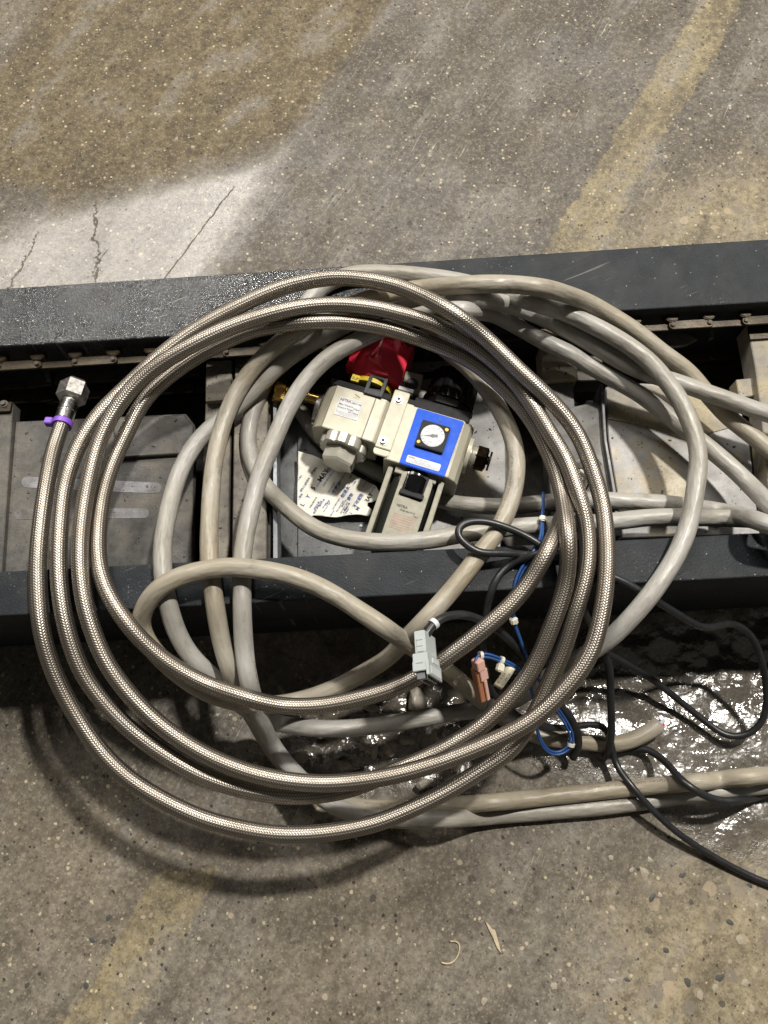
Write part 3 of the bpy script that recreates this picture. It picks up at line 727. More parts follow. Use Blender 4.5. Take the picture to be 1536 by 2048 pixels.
strokes('border_line', fr, 1.0, 'grey_ink', lab); strokes('small_print', dashes(-152, -110, 57, 1.1, 1)+dashes(-146, -116, 60, 1.1, 2), 1.0, 'grey_ink', lab)
wprism('flow_arrow', [(-128, 8), (-117, 12.5), (-118, 13.6), (-129, 9)], 0, 0.5, 'groove')
wprism('flow_arrow', [(-117, 12.5), (-130, 15.5), (-130, 16.5), (-117, 13.6)], 0, 0.5, 'beige')
# bottom silver fitting
turn('outlet_flange', 'v', [(96, 48), (98, 50), (118, 50), (120, 48)], (-121, -42), 'alu', 96, None, 10, 0.10)
turn('outlet_nut', 'v', [(119, 33), (121, 36), (146, 36), (151, 33)], (-121, -42), 'alu', 6, None, angle=25, phase=PI/6)
# left bronze inlet
turn('inlet_flange', 'u', [(-201, 36), (-193, 36)], (42, -48), 'steel', 32)
turn('inlet_elbow', 'u', [(-300, 10), (-296, 15), (-276, 15), (-274, 10), (-262, 10), (-260, 17), (-238, 17), (-236, 13), (-201, 13)], (24, -40), 'brass', 28)
turn('inlet_nut', 'v', [(26, 15), (28, 17), (52, 17), (56, 13)], (-282, -40), 'brass', 6, phase=0.2, angle=25)
# joining bracket
rbox('joining_bracket', -55, -23, -26, 106, -30, 3.2, 'beige', 1.2)
wprism('bracket_foot', [(-56, 106), (-24, 106), (-24, 117), (-30, 120), (-52, 120), (-56, 114)], -6, 0, 'beige', 1)
bt = wprism('bracket_ear', [(-50, -86), (-13, -88), (-9, -40), (-46, -36)], -26, -20, 'beige_shaded', 0.8)
turn('ear_hole', 'w', [(-20.5, 14), (-19.6, 14)], (-30, -60), 'ink', 28, bt)
rbox('bracket_edge', -50, -19, -38, -30, -18, 1, 'white', 0.8)
for (u, v) in ((-41, -5), (-43, 91)):
    sc = turn('cap_screw', 'w', [(3.0, 9.5), (4.2, 9.5), (4.4, 7.4), (8.0, 7.2), (8.6, 6.2)], (u, v), 'nut', 28)
    turn('hex_socket', 'w', [(8.5, 3.6), (8.9, 3.6)], (u, v), 'ink', 6, sc)
# regulator half
vprism('regulator_body', [(-32, -95), (120, -95), (120, -26), (113, -12), (98, 0), (-24, 0), (-32, -6)], -5, 124, 'beige', 1.2)
wprism('blue_cover', [(0, 0), (97, 0.5), (93, 127), (1, 126)], -4, 4.5, 'blue', 1.4)
rbox('neck_plate', -10, 106, -25, -0.5, -92, 1, 'black', 2.0)
rbox('neck_strip', -34, -8, -17, -5.2, -90, -2, 'black', 1.5)
turn('knob_collar', 'v', [(-42, 55), (-39, 58), (-25, 58)], (52, -48), 'black', 8, phase=PI/8, angle=25)
turn('pressure_knob', 'v', [(-118, 44), (-114, 50), (-60, 52), (-50, 55), (-42, 55)], (54, -46), 'blackgloss', 96, None, 12, 0.07)
g = wprism('pressure_gauge', [(18.5, 25), (76, 25), (76, 83), (18.5, 83)], 4.4, 12, 'black', 1.2)
turn('gauge_dial', 'w', [(11.8, 23.5), (12.5, 23.5)], (47, 54), 'dial', 48, g)
ticks = bmesh.new()
def tick(a, r0, r1, t):
    d = Vector((math.cos(a), math.sin(a))); n = Vector((-d.y, d.x))*t/2
    pts2 = [d*r0+n, d*r1+n, d*r1-n, d*r0-n]
    ticks.faces.new([ticks.verts.new(L(47+p.x, 54-p.y, 12.75)) for p in pts2])
for k in range(25):
    a = math.radians(196-25*k*8.9+0); big = k % 4 == 0
    tick(a, 18.5 if big else 20.5, 22.6, 0.9 if big else 0.5)
from_bm('dial_marks', ticks, M['ink'], g)
strokes('dial_scale', [(34, 41, 38, 1.0), (41, 37.5, 45, 1.0), (50, 37, 54, 1.0), (57, 41, 60.5, 1.0), (32, 48, 35, 1.0), (60, 60, 64, 1.0)], 12.8, 'grey_ink', g)
letter('lettering', 'PSI', 47, 70, 12.8, 5.2, 'grey_ink', g, 'CENTER')
nd = bmesh.new()
def needle(pts):
    c, q = math.cos(math.radians(-15)), math.sin(math.radians(-15))
    nd.faces.new([nd.verts.new(L(47+x*c-y*q, 54+(x*q+y*c), 13.4)) for x, y in pts])
needle([(-19, 0.3), (-4, -1.6), (-4, 1.6)]); needle([(-4, -2.2), (10, -3), (10, 3), (-4, 2.2)])
from_bm('needle', nd, M['ink'], g)
turn('needle_hub', 'w', [(13.3, 3.6), (14.4, 3.2)], (47, 54), 'bronze', 20, g)
turn('gauge_lens', 'w', [(15.0, 23.2), (15.8, 22.6)], (47, 54), 'lens', 48, g)
for (u, v) in ((69.6, 33.5), (24.4, 74.5)):
    s = turn('gauge_screw', 'w', [(11.8, 4.6), (13.0, 4.4), (13.6, 3.6)], (u, v), 'brass', 20, g)
lab = wprism('cover_label', [(14, 104), (78, 104), (80, 106), (80, 118), (78, 120), (14, 120), (12, 118), (12, 106)], 4.4, 5.2, 'white', 0.2)
letter('lettering', 'NITRA', 14.5, 109.5, 5.4, 4.6, 'maroon_ink', lab, bold=True); letter('lettering', 'AFR-4433-D', 36, 109.5, 5.4, 3.9, 'grey_ink', lab)
letter('lettering', 'Max. Pressure 150psi', 28, 113.6, 5.4, 3.9, 'grey_ink', lab)
strokes('small_print', dashes(14, 76, 115, 0.9, 3)+dashes(16, 79, 117, 0.9, 4), 5.35, 'grey_ink', lab)
wprism('flow_arrow', [(44, 10), (54, 16.5), (53, 17.5), (43, 11)], 4, 4.8, 'ink')
wprism('flow_arrow', [(54, 16.5), (40, 19.2), (40, 20.2), (54, 17.6)], 4, 4.8, 'blue')
# right outlet plug
turn('port_flange', 'u', [(119, 38), (127, 38)], (46, -48), 'beige', 32)
turn('port_thread', 'u', [(127, 22)]+[(127+k*1.6, 22 if k % 2 else 24) for k in range(1, 9)], (46, -44), 'alu', 28)
turn('port_plug', 'u', [(138, 22), (140, 26), (160, 26), (163, 20)], (46, -44), 'bronze', 6, angle=25, phase=0.3)
turn('plug_ring', 'u', [(163, 9), (166, 9), (166.2, 20), (170, 20)], (46, -44), 'black', 24)
# bowl with guard
turn('bowl', 'v', [(120, 46), (270, 46), (292, 38), (300, 20)], (38, -52), 'bowl', 40)
for (a, b) in ((-19, -9), (86, 96)): rbox('guard_rail', a, b, 128, 288, -60, -16, 'beige_shaded', 1.5)
gd = wprism('guard_plate', [(12, 140), (18, 134), (22, 134), (20, 184), (64, 188), (66, 140), (70, 138), (76, 146), (76, 286), (12, 286)], -16, -5, 'beige_shaded', 1.0)
rbox('guard_neck', -4, 80, 124, 140, -50, -12, 'beige_shaded', 1)
la = rbox('bowl_latch', 20, 66, 128, 188, -26, -9, 'black', 2)
turn('latch_thumb', 'v', [(137, 10)]+[(138+k*1.5, 21 if k % 2 else 19.6) for k in range(24)]+[(175, 20)], (43, -17), 'blackgloss', 28, la, angle=20)
rbox('latch_foot', 19, 67, 174, 184, -12, 2, 'black', 1, la)
letter('lettering', 'NITRA', 22, 209, -4.6, 7.5, 'ink', gd, bold=True); letter('lettering', 'PNEUMATICS', 31, 216, -4.6, 5.0, 'ink', gd)
letter('lettering', '150psi', 58, 221, -4.6, 4.0, 'ink', gd)
fr = [(21, 224, 65, 0.7), (21, 253, 65, 0.7), (21, 224, 21.7, 29.7), (64.3, 224, 65, 29.7)]
strokes('warning_border', fr, -4.7, 'red_ink', gd)
for i in range(5): strokes('warning_print', dashes(24, 62, 228+i*5, 1.3, 20+i), -4.7, 'red_ink', gd)

# ------------------------------------------------------------------ printed paper under the valve
OUT = [(596, 902), (595, 965), (594, 1025), (606, 1031), (618, 1035), (625, 1029), (645, 1031), (671, 1033), (697, 1029), (720, 1029), (738, 1031), (743, 1017), (735, 1011),
       (728, 1006), (745, 1003), (759, 996), (761, 988), (752, 972), (738, 965), (718, 955), (690, 938), (650, 922), (622, 908)]
pw = [P(a, b, 0.111) for a, b in OUT]
def paper_z(x, y):
    n = mnoise.fractal(Vector((x*22, y*22, 4.2)), 0.8, 2.2, 3)
    ridge = abs(mnoise.noise(Vector((x*30+3, y*20, 1.0))))
    return 0.1115+0.0030*n-0.005*ridge
def build_paper():
    bm = bmesh.new()
    xs = [p.x for p in pw]; ys = [p.y for p in pw]
    st = 0.0022; X = np.arange(min(xs)-st, max(xs)+st, st); Y = np.arange(min(ys)-st, max(ys)+st, st)
    XX, YY = np.meshgrid(X, Y); sd = poly_sd(XX, YY, [(p.x, p.y) for p in pw])
    V = {}
    c = sum(pw, Vector())/len(pw)
    for j in range(len(Y)-1):
        for i in range(len(X)-1):
            if max(sd[j, i], sd[j+1, i], sd[j, i+1], sd[j+1, i+1]) > 0:
                f = []
                for (a, b) in ((i, j), (i+1, j), (i+1, j+1), (i, j+1)):
                    if (a, b) not in V:
                        x, y = X[a], Y[b]; s_ = sd[b, a]
                        if s_ < 0:   # snap the rim onto the outline
                            best = min(range(len(pw)), key=lambda k: seg_d(x, y, k)); x, y = seg_p(x, y, best)
                        V[(a, b)] = bm.verts.new((x, y, paper_z(x, y)))
                    f.append(V[(a, b)])
                bm.faces.new(f)
    o = from_bm('printed_paper', bm, M['paper'], None, smooth=True)
    mod = o.modifiers.new('thickness', 'SOLIDIFY'); mod.thickness = 0.0003; mod.offset = -1
    return o
def seg_p(x, y, k):
    a, b = pw[k], pw[(k+1) % len(pw)]; ex, ey = b.x-a.x, b.y-a.y
    t = min(1, max(0, ((x-a.x)*ex+(y-a.y)*ey)/(ex*ex+ey*ey+1e-12))); return a.x+t*ex, a.y+t*ey
def seg_d(x, y, k):
    qx, qy = seg_p(x, y, k); return (qx-x)**2+(qy-y)**2
paper = build_paper()
tag(paper, 'torn cream paper packet printed in blue and black lying under the valve', 'paper')
pin_poly = [(p.x, p.y) for p in pw]
def print_on(s, px, py, size, rot, mat, bold=False):
    me = text_bm(s, size*0.00042, 'LEFT', bold); o_ = P(px, py, 0.111); c, q = math.cos(rot), math.sin(rot)
    bm = bmesh.new(); bm.from_mesh(me); bpy.data.meshes.remove(me)
    bmesh.ops.triangulate(bm, faces=bm.faces)
    kill = []
    for v in bm.verts:
        x, y = v.co.x, v.co.y; X_ = o_.x+x*c-y*q; Y_ = o_.y+x*q+y*c
        v.co = (X_, Y_, paper_z(X_, Y_)+0.0005)
        if poly_sd(np.array([X_]), np.array([Y_]), pin_poly)[0] < 0.001: kill.append(v)
    bmesh.ops.delete(bm, geom=kill, context='VERTS')
    if len(bm.faces) == 0: bm.free(); return
    from_bm('lettering', bm, M[mat], paper)
RT = math.radians(58)
for s, x, y, sz, mt, b in (('MAY', 642, 965, 19, 'ink', 1), ('5', 628, 980, 17, 'ink', 1), ('Y', 617, 996, 15, 'blue_ink', 1), ('L', 606, 1012, 15, 'blue_ink', 1), ('S', 703, 1030, 13, 'blue_ink', 1), ('M', 716, 1022, 13, 'blue_ink', 1),
                           ('干燥剂', 668, 988, 12, 'blue_ink', 1), ('勿浸水', 686, 996, 12, 'blue_ink', 1), ('请勿', 698, 1002, 11, 'blue_ink', 1), ('不可食用', 710, 1016, 11, 'blue_ink', 1), ('干燥剂', 652, 1012, 6.5, 'blue_ink', 0),
                           ('请勿食用', 640, 1014, 6.5, 'blue_ink', 0), ('请勿食用', 602, 984, 7, 'blue_ink', 0), ('干燥剂', 597, 1000, 7, 'blue_ink', 0), ('勿浸水', 612, 968, 7, 'ink', 0), ('RAY', 735, 1006, 15, 'ink', 1),
                           ('DO NOT EAT', 666, 1018, 6, 'blue_ink', 0), ('DO NOT EAT', 674, 1023, 6, 'blue_ink', 0), ('DO NOT EAT', 658, 985, 5.5, 'blue_ink', 0), ('DO NOT EAT', 648, 1024, 5.5, 'blue_ink', 0), ('DO NOT EAT', 682, 1026, 6, 'blue_ink', 0),
                           ('请勿食用', 690, 1022, 6.5, 'ink', 0), ('请勿食用', 629, 1019, 6.5, 'blue_ink', 0), ('干燥剂', 625, 950, 8, 'ink', 0), ('请勿食用', 655, 945, 8, 'ink', 0)):
    print_on(s, x, y, sz, RT, mt, bool(b))
prn = random.Random(5)
for k in range(26):
    print_on(prn.choice(('请勿食用', '干燥剂', 'DO NOT EAT', '勿浸水请勿食用', '不可食用', '干燥剂 请勿食用')), 596+prn.random()*150, 940+prn.random()*94, prn.choice((4.5, 5, 5.5, 6.5)), RT, prn.choice(('blue_ink', 'blue_ink', 'ink')), False)

# ------------------------------------------------------------------ cables and hose: traced centre lines, heights settled by contact
def catmull(pts, step):
    pts = np.array(pts, float); n = len(pts); out = []
    ext_ = np.vstack([2*pts[0]-pts[1], pts, 2*pts[-1]-pts[-2]])
    for i in range(n-1):
        p0, p1, p2, p3 = ext_[i:i+4]
        # centripetal parameterisation
        def tj(ti, a, b): return ti+max(np.linalg.norm((b-a)[:2]), 1e-3)**0.5
        t0 = 0; t1 = tj(t0, p0, p1); t2 = tj(t1, p1, p2); t3 = tj(t2, p2, p3)
        m = max(2, int(np.linalg.norm((p2-p1)[:2])/step))
        for t in np.linspace(t1, t2, m, endpoint=False):
            A1 = (t1-t)/(t1-t0)*p0+(t-t0)/(t1-t0)*p1; A2 = (t2-t)/(t2-t1)*p1+(t-t1)/(t2-t1)*p2; A3 = (t3-t)/(t3-t2)*p2+(t-t2)/(t3-t2)*p3
            B1 = (t2-t)/(t2-t0)*A1+(t-t0)/(t2-t0)*A2; B2 = (t3-t)/(t3-t1)*A2+(t-t1)/(t3-t1)*A3
            out.append((t2-t)/(t2-t1)*B1+(t-t1)/(t2-t1)*B2)
    out.append(pts[-1]); out = np.array(out)
    for _ in range(3):                       # soften the small wobble of the tracing
        q = out.copy(); q[1:-1] = 0.25*out[:-2]+0.5*out[1:-1]+0.25*out[2:]; out = q
    return out
HOSE = [(128, 838, 172), (118, 868, 177), (107, 900, 184), (88, 1000, 196), (76, 1110, 202), (76, 1190, 203), (84, 1265, 198), (110, 1350, 178), (160, 1443, 160), (210, 1512, 151), (270, 1566, 145), (390, 1631, 140), (480, 1657, 138), (560, 1669, 138), (658, 1665, 138), (755, 1645, 138), (820, 1619, 138), (886, 1587, 138), (955, 1545, 140), (1016, 1504, 144), (1050, 1462, 150), (1080, 1408, 158), (1100, 1360, 165), (1125, 1303, 178), (1150, 1225, 200), (1166, 1173, 206), (1176, 1115, 208), (1172, 1045, 208), (1155, 983, 208), (1131, 918, 212), (1100, 867, 216), (1068, 815, 220),
        (1020, 752, 226), (942, 688, 230), (864, 646, 234), (800, 628, 236), (760, 618, 236), (710, 611, 237), (658, 609, 238), (610, 613, 239), (560, 623, 240), (463, 653, 240), (381, 692, 238), (300, 743, 228), (244, 800, 220), (202, 873, 214), (176, 968, 210), (162, 1060, 210), (160, 1130, 211), (166, 1190, 210), (178, 1240, 206), (210, 1320, 192), (260, 1390, 180), (330, 1457, 170), (420, 1514, 163), (520, 1551, 160), (640, 1567, 160), (760, 1556, 163), (860, 1531, 166), (960, 1494, 170), (1036, 1458, 176), (1069, 1437, 180), (1101, 1409, 184), (1134, 1374, 189), (1166, 1333, 195), (1187, 1292, 201), (1201, 1238, 206), (1211, 1175, 208), (1214, 1110, 209), (1206, 1015, 210), (1184, 937, 214), (1159, 875, 218), (1130, 832, 222), (1090, 789, 228), (1046, 748, 234),
        (968, 673, 244), (914, 631, 246), (864, 602, 247), (800, 574, 248), (760, 564, 246), (700, 556, 242), (650, 557, 238), (560, 577, 230), (463, 620, 222), (381, 666, 214), (320, 712, 208), (267, 761, 205), (195, 833, 203), (156, 893, 203), (130, 970, 204), (120, 1050, 205), (117, 1130, 206), (121, 1190, 204), (134, 1260, 198), (165, 1345, 180), (230, 1430, 164), (300, 1490, 153), (400, 1550, 143), (500, 1582, 138), (600, 1592, 136), (700, 1578, 138), (790, 1541, 142), (871, 1506, 146), (962, 1452, 154), (1002, 1415, 160), (1040, 1374, 168), (1072, 1325, 176), (1108, 1240, 200), (1130, 1173, 206), (1137, 1110, 206), (1135, 1064, 204), (1127, 1005, 202), (1114, 950, 201), (1095, 900, 203), (1073, 856, 206), (1050, 822, 210),
        (1007, 775, 214), (942, 722, 218), (864, 686, 220), (800, 664, 220), (760, 654, 220), (710, 646, 219), (658, 643, 218), (560, 650, 215), (495, 664, 212), (440, 688, 208), (375, 725, 203), (293, 795, 197), (251, 871, 194), (221, 938, 193), (204, 1000, 195), (196, 1075, 199), (198, 1130, 202), (213, 1180, 202), (260, 1254, 196), (326, 1318, 180), (407, 1366, 170), (480, 1392, 165), (560, 1411, 162), (610, 1413, 162), (658, 1409, 162), (755, 1387, 166), (820, 1362, 172), (910, 1303, 186), (975, 1252, 198), (1027, 1204, 207), (1065, 1155, 208), (1100, 1092, 204), (1128, 1025, 182), (1150, 978, 168)]
C1 = [(1620, 1545, 10), (1536, 1550, 10), (1418, 1562, 10), (1290, 1573, 10), (1168, 1586, 10), (1068, 1597, 10), (968, 1606, 10), (868, 1614, 10), (768, 1617, 12), (690, 1608, 16), (620, 1572, 25), (560, 1520, 50), (515, 1450, 82), (480, 1385, 115), (449, 1307, 158), (433, 1230, 193), (423, 1160, 197), (418, 1095, 196), (420, 1030, 186), (427, 935, 178), (443, 858, 176), (469, 793, 176), (508, 734, 180), (560, 684, 192), (609, 655, 198), (660, 628, 200), (720, 603, 205), (780, 586, 210), (838, 577, 214), (890, 573, 216), (968, 568, 216), (1046, 570, 214), (1101, 579, 212), (1166, 601, 208), (1231, 636, 200), (1280, 669, 192), (1329, 708, 186), (1378, 745, 178), (1410, 783, 170), (1459, 836, 164), (1492, 862, 162), (1545, 904, 165), (1620, 960, 170)]
C2 = [(1620, 850, 182), (1536, 828, 182), (1492, 813, 182), (1427, 790, 182), (1362, 767, 184), (1310, 752, 184), (1264, 735, 186), (1218, 709, 188), (1166, 678, 190), (1101, 643, 194), (1036, 615, 198), (985, 602, 199), (920, 597, 199), (860, 598, 199), (800, 606, 199), (735, 628, 200), (665, 663, 200), (609, 695, 186), (554, 735, 166), (512, 778, 160), (480, 808, 158), (443, 838, 157), (407, 868, 158), (375, 912, 160), (355, 956, 166), (342, 1000, 176), (326, 1080, 192), (326, 1144, 195), (335, 1203, 194), (355, 1268, 178), (384, 1315, 155), (433, 1362, 128), (480, 1408, 105), (538, 1442, 88), (593, 1453, 80), (690, 1457, 72), (788, 1446, 66), (853, 1434, 62), (902, 1426, 62), (967, 1418, 66), (1030, 1400, 80), (1090, 1358, 108), (1150, 1322, 140), (1218, 1278, 176), (1257, 1241, 192), (1296, 1196, 198), (1329, 1150, 198), (1362, 1092, 198), (1381, 1036, 197), (1391, 978, 198), (1397, 930, 199), (1394, 887, 200), (1378, 838, 201), (1355, 793, 203), (1329, 757, 205), (1296, 721, 206), (1248, 685, 207), (1182, 649, 207), (1117, 620, 205), (1069, 606, 202), (1010, 588, 198), (950, 570, 196), (890, 557, 195), (838, 551, 195), (770, 546, 195), (707, 548, 195), (650, 570, 194), (610, 610, 192), (580, 660, 184), (560, 710, 164), (535, 757, 146), (512, 805, 142), (498, 850, 141), (496, 890, 142), (508, 935, 144), (532, 975, 148), (560, 1002, 152), (590, 1030, 158), (638, 1062, 166), (703, 1080, 176), (781, 1085, 184), (859, 1080, 184), (925, 1068, 180), (1000, 1058, 176), (1036, 1053, 174), (1134, 1049, 170), (1231, 1043, 168), (1296, 1035, 168), (1362, 1034, 168), (1430, 1036, 170), (1508, 1038, 176), (1620, 1044, 182)]
C3 = [(1620, 1562, 10), (1536, 1570, 10), (1368, 1591, 10), (1218, 1612, 10), (1018, 1629, 10), (918, 1637, 10), (818, 1640, 12), (740, 1634, 14), (670, 1612, 20), (605, 1562, 40), (555, 1505, 70), (525, 1450, 95), (503, 1385, 125), (490, 1312, 160), (485, 1240, 192), (484, 1180, 196), (484, 1125, 196), (490, 1075, 192), (504, 1010, 190), (519, 950, 190), (533, 915, 190), (551, 874, 191), (577, 816, 192), (609, 764, 195), (652, 718, 200), (691, 693, 204), (733, 673, 206), (790, 646, 204), (851, 628, 202), (903, 620, 200), (945, 621, 199), (994, 631, 198), (1033, 652, 195), (1098, 688, 186), (1151, 712, 178), (1166, 724, 176), (1231, 760, 170), (1280, 789, 167), (1329, 825, 165), (1362, 852, 165), (1410, 890, 166), (1459, 931, 168), (1508, 978, 172), (1560, 1032, 186), (1620, 1090, 194)]
C4 = [(850, 655, 185), (880, 690, 182), (925, 725, 180), (960, 760, 180), (993, 809, 180), (1022, 867, 181), (1034, 925, 183), (1029, 975, 186), (1014, 1023, 190), (991, 1068, 195), (957, 1110, 197), (938, 1137, 197), (898, 1187, 195), (854, 1236, 186), (815, 1275, 160), (775, 1317, 128), (729, 1345, 112), (674, 1374, 104), (610, 1398, 103), (520, 1410, 112), (420, 1388, 132), (339, 1333, 158), (300, 1293, 172), (279, 1250, 186), (285, 1225, 196), (304, 1189, 206), (343, 1160, 212), (408, 1140, 215), (460, 1134, 216), (539, 1142, 214), (600, 1157, 211), (664, 1187, 206), (716, 1220, 200), (768, 1254, 186), (807, 1281, 168), (870, 1325, 130), (905, 1350, 108), (940, 1380, 84), (985, 1420, 56), (1030, 1452, 36), (1069, 1470, 22), (1120, 1480, 12), (1166, 1484, 11), (1231, 1489, 12), (1280, 1474, 14), (1318, 1449, 18)]
C5 = [(560, 770, 112), (598, 818, 108), (640, 875, 108), (720, 926, 108), (800, 968, 108), (890, 1003, 110), (950, 1011, 118), (1016, 1013, 126), (1085, 1006, 138), (1140, 1000, 148), (1199, 1000, 150), (1264, 1003, 150), (1329, 1007, 153), (1427, 1020, 162), (1492, 1034, 176), (1560, 1058, 196), (1620, 1080, 200)]
K1 = [(1130, 1105, 189), (1090, 1112, 190), (1036, 1108, 192), (990, 1106, 204), (955, 1106, 206), (934, 1090, 206), (914, 1074, 206), (910, 1060, 207), (925, 1046, 207), (967, 1042, 207), (1016, 1056, 204), (1060, 1076, 194), (1090, 1096, 190), (1130, 1118, 189), (1180, 1138, 189), (1235, 1157, 192), (1313, 1202, 186), (1362, 1232, 160), (1411, 1257, 134), (1443, 1249, 122), (1469, 1247, 112), (1502, 1270, 96), (1521, 1313, 80), (1531, 1362, 62), (1534, 1400, 46), (1524, 1445, 30), (1492, 1471, 18), (1453, 1472, 12), (1411, 1443, 12), (1362, 1404, 16), (1313, 1365, 28), (1264, 1334, 48), (1215, 1306, 66), (1180, 1290, 80)]
K2 = [(1110, 1096, 196), (1062, 1112, 194), (1030, 1122, 192), (1005, 1140, 190), (985, 1175, 186), (973, 1220, 172), (966, 1290, 150), (969, 1340, 138), (980, 1372, 128), (1000, 1404, 112), (1035, 1432, 86), (1082, 1452, 62), (1134, 1456, 48), (1182, 1448, 38), (1212, 1454, 32), (1222, 1485, 24), (1231, 1527, 12), (1264, 1573, 24), (1313, 1628, 26), (1362, 1671, 16), (1427, 1713, 7), (1492, 1748, 5), (1560, 1776, 5), (1620, 1795, 5)]
K3 = [(1150, 1180, 120), (1180, 1250, 120), (1199, 1290, 118), (1218, 1329, 98), (1221, 1394, 72), (1223, 1459, 50), (1218, 1501, 26), (1211, 1520, 10), (1206, 1510, 6), (1222, 1502, 6), (1250, 1500, 6), (1287, 1496, 6), (1329, 1521, 8), (1362, 1560, 24), (1404, 1589, 26), (1443, 1602, 14), (1492, 1599, 10), (1560, 1578, 8), (1620, 1560, 8)]
K6 = [(850, 1274, 212), (858, 1258, 213), (868, 1245, 211), (884, 1235, 207), (923, 1228, 197), (957, 1238, 178), (993, 1258, 160), (1014, 1277, 150), (1048, 1308, 134), (1070, 1340, 118), (1088, 1368, 100), (1119, 1409, 78), (1145, 1440, 62), (1157, 1474, 48), (1157, 1500, 34), (1145, 1516, 20)]
BW = [(953, 1326, 158), (953, 1316, 160), (960, 1309, 161), (975, 1310, 160), (1004, 1321, 154), (1035, 1336, 144), (1055, 1358, 132), (1063, 1380, 122), (1068, 1405, 110), (1070, 1440, 86), (1078, 1474, 60), (1092, 1502, 42), (1108, 1510, 34), (1125, 1506, 32), (1144, 1490, 44), (1143, 1466, 56), (1129, 1441, 70), (1112, 1415, 86), (1090, 1380, 108), (1068, 1345, 128), (1049, 1303, 144), (1037, 1268, 158), (1026, 1240, 170), (1027, 1205, 178), (1038, 1150, 188), (1060, 1118, 192), (1078, 1092, 190), (1085, 1066, 188), (1084, 1040, 186), (1087, 1008, 180), (1086, 985, 170)]
RH, RG, RK, RB = 0.0083, 0.0093, 0.0038, 0.0014
curves = [('hose', HOSE, RH), ('c1', C1, RG), ('c2', C2, RG), ('c3', C3, RG), ('c4', C4, RG), ('c5', C5, RG), ('k1', K1, RK), ('k2', K2, RK), ('k3', K3, RK*1.1), ('k6', K6, RK*1.15), ('bw', BW, RB*1.8)]

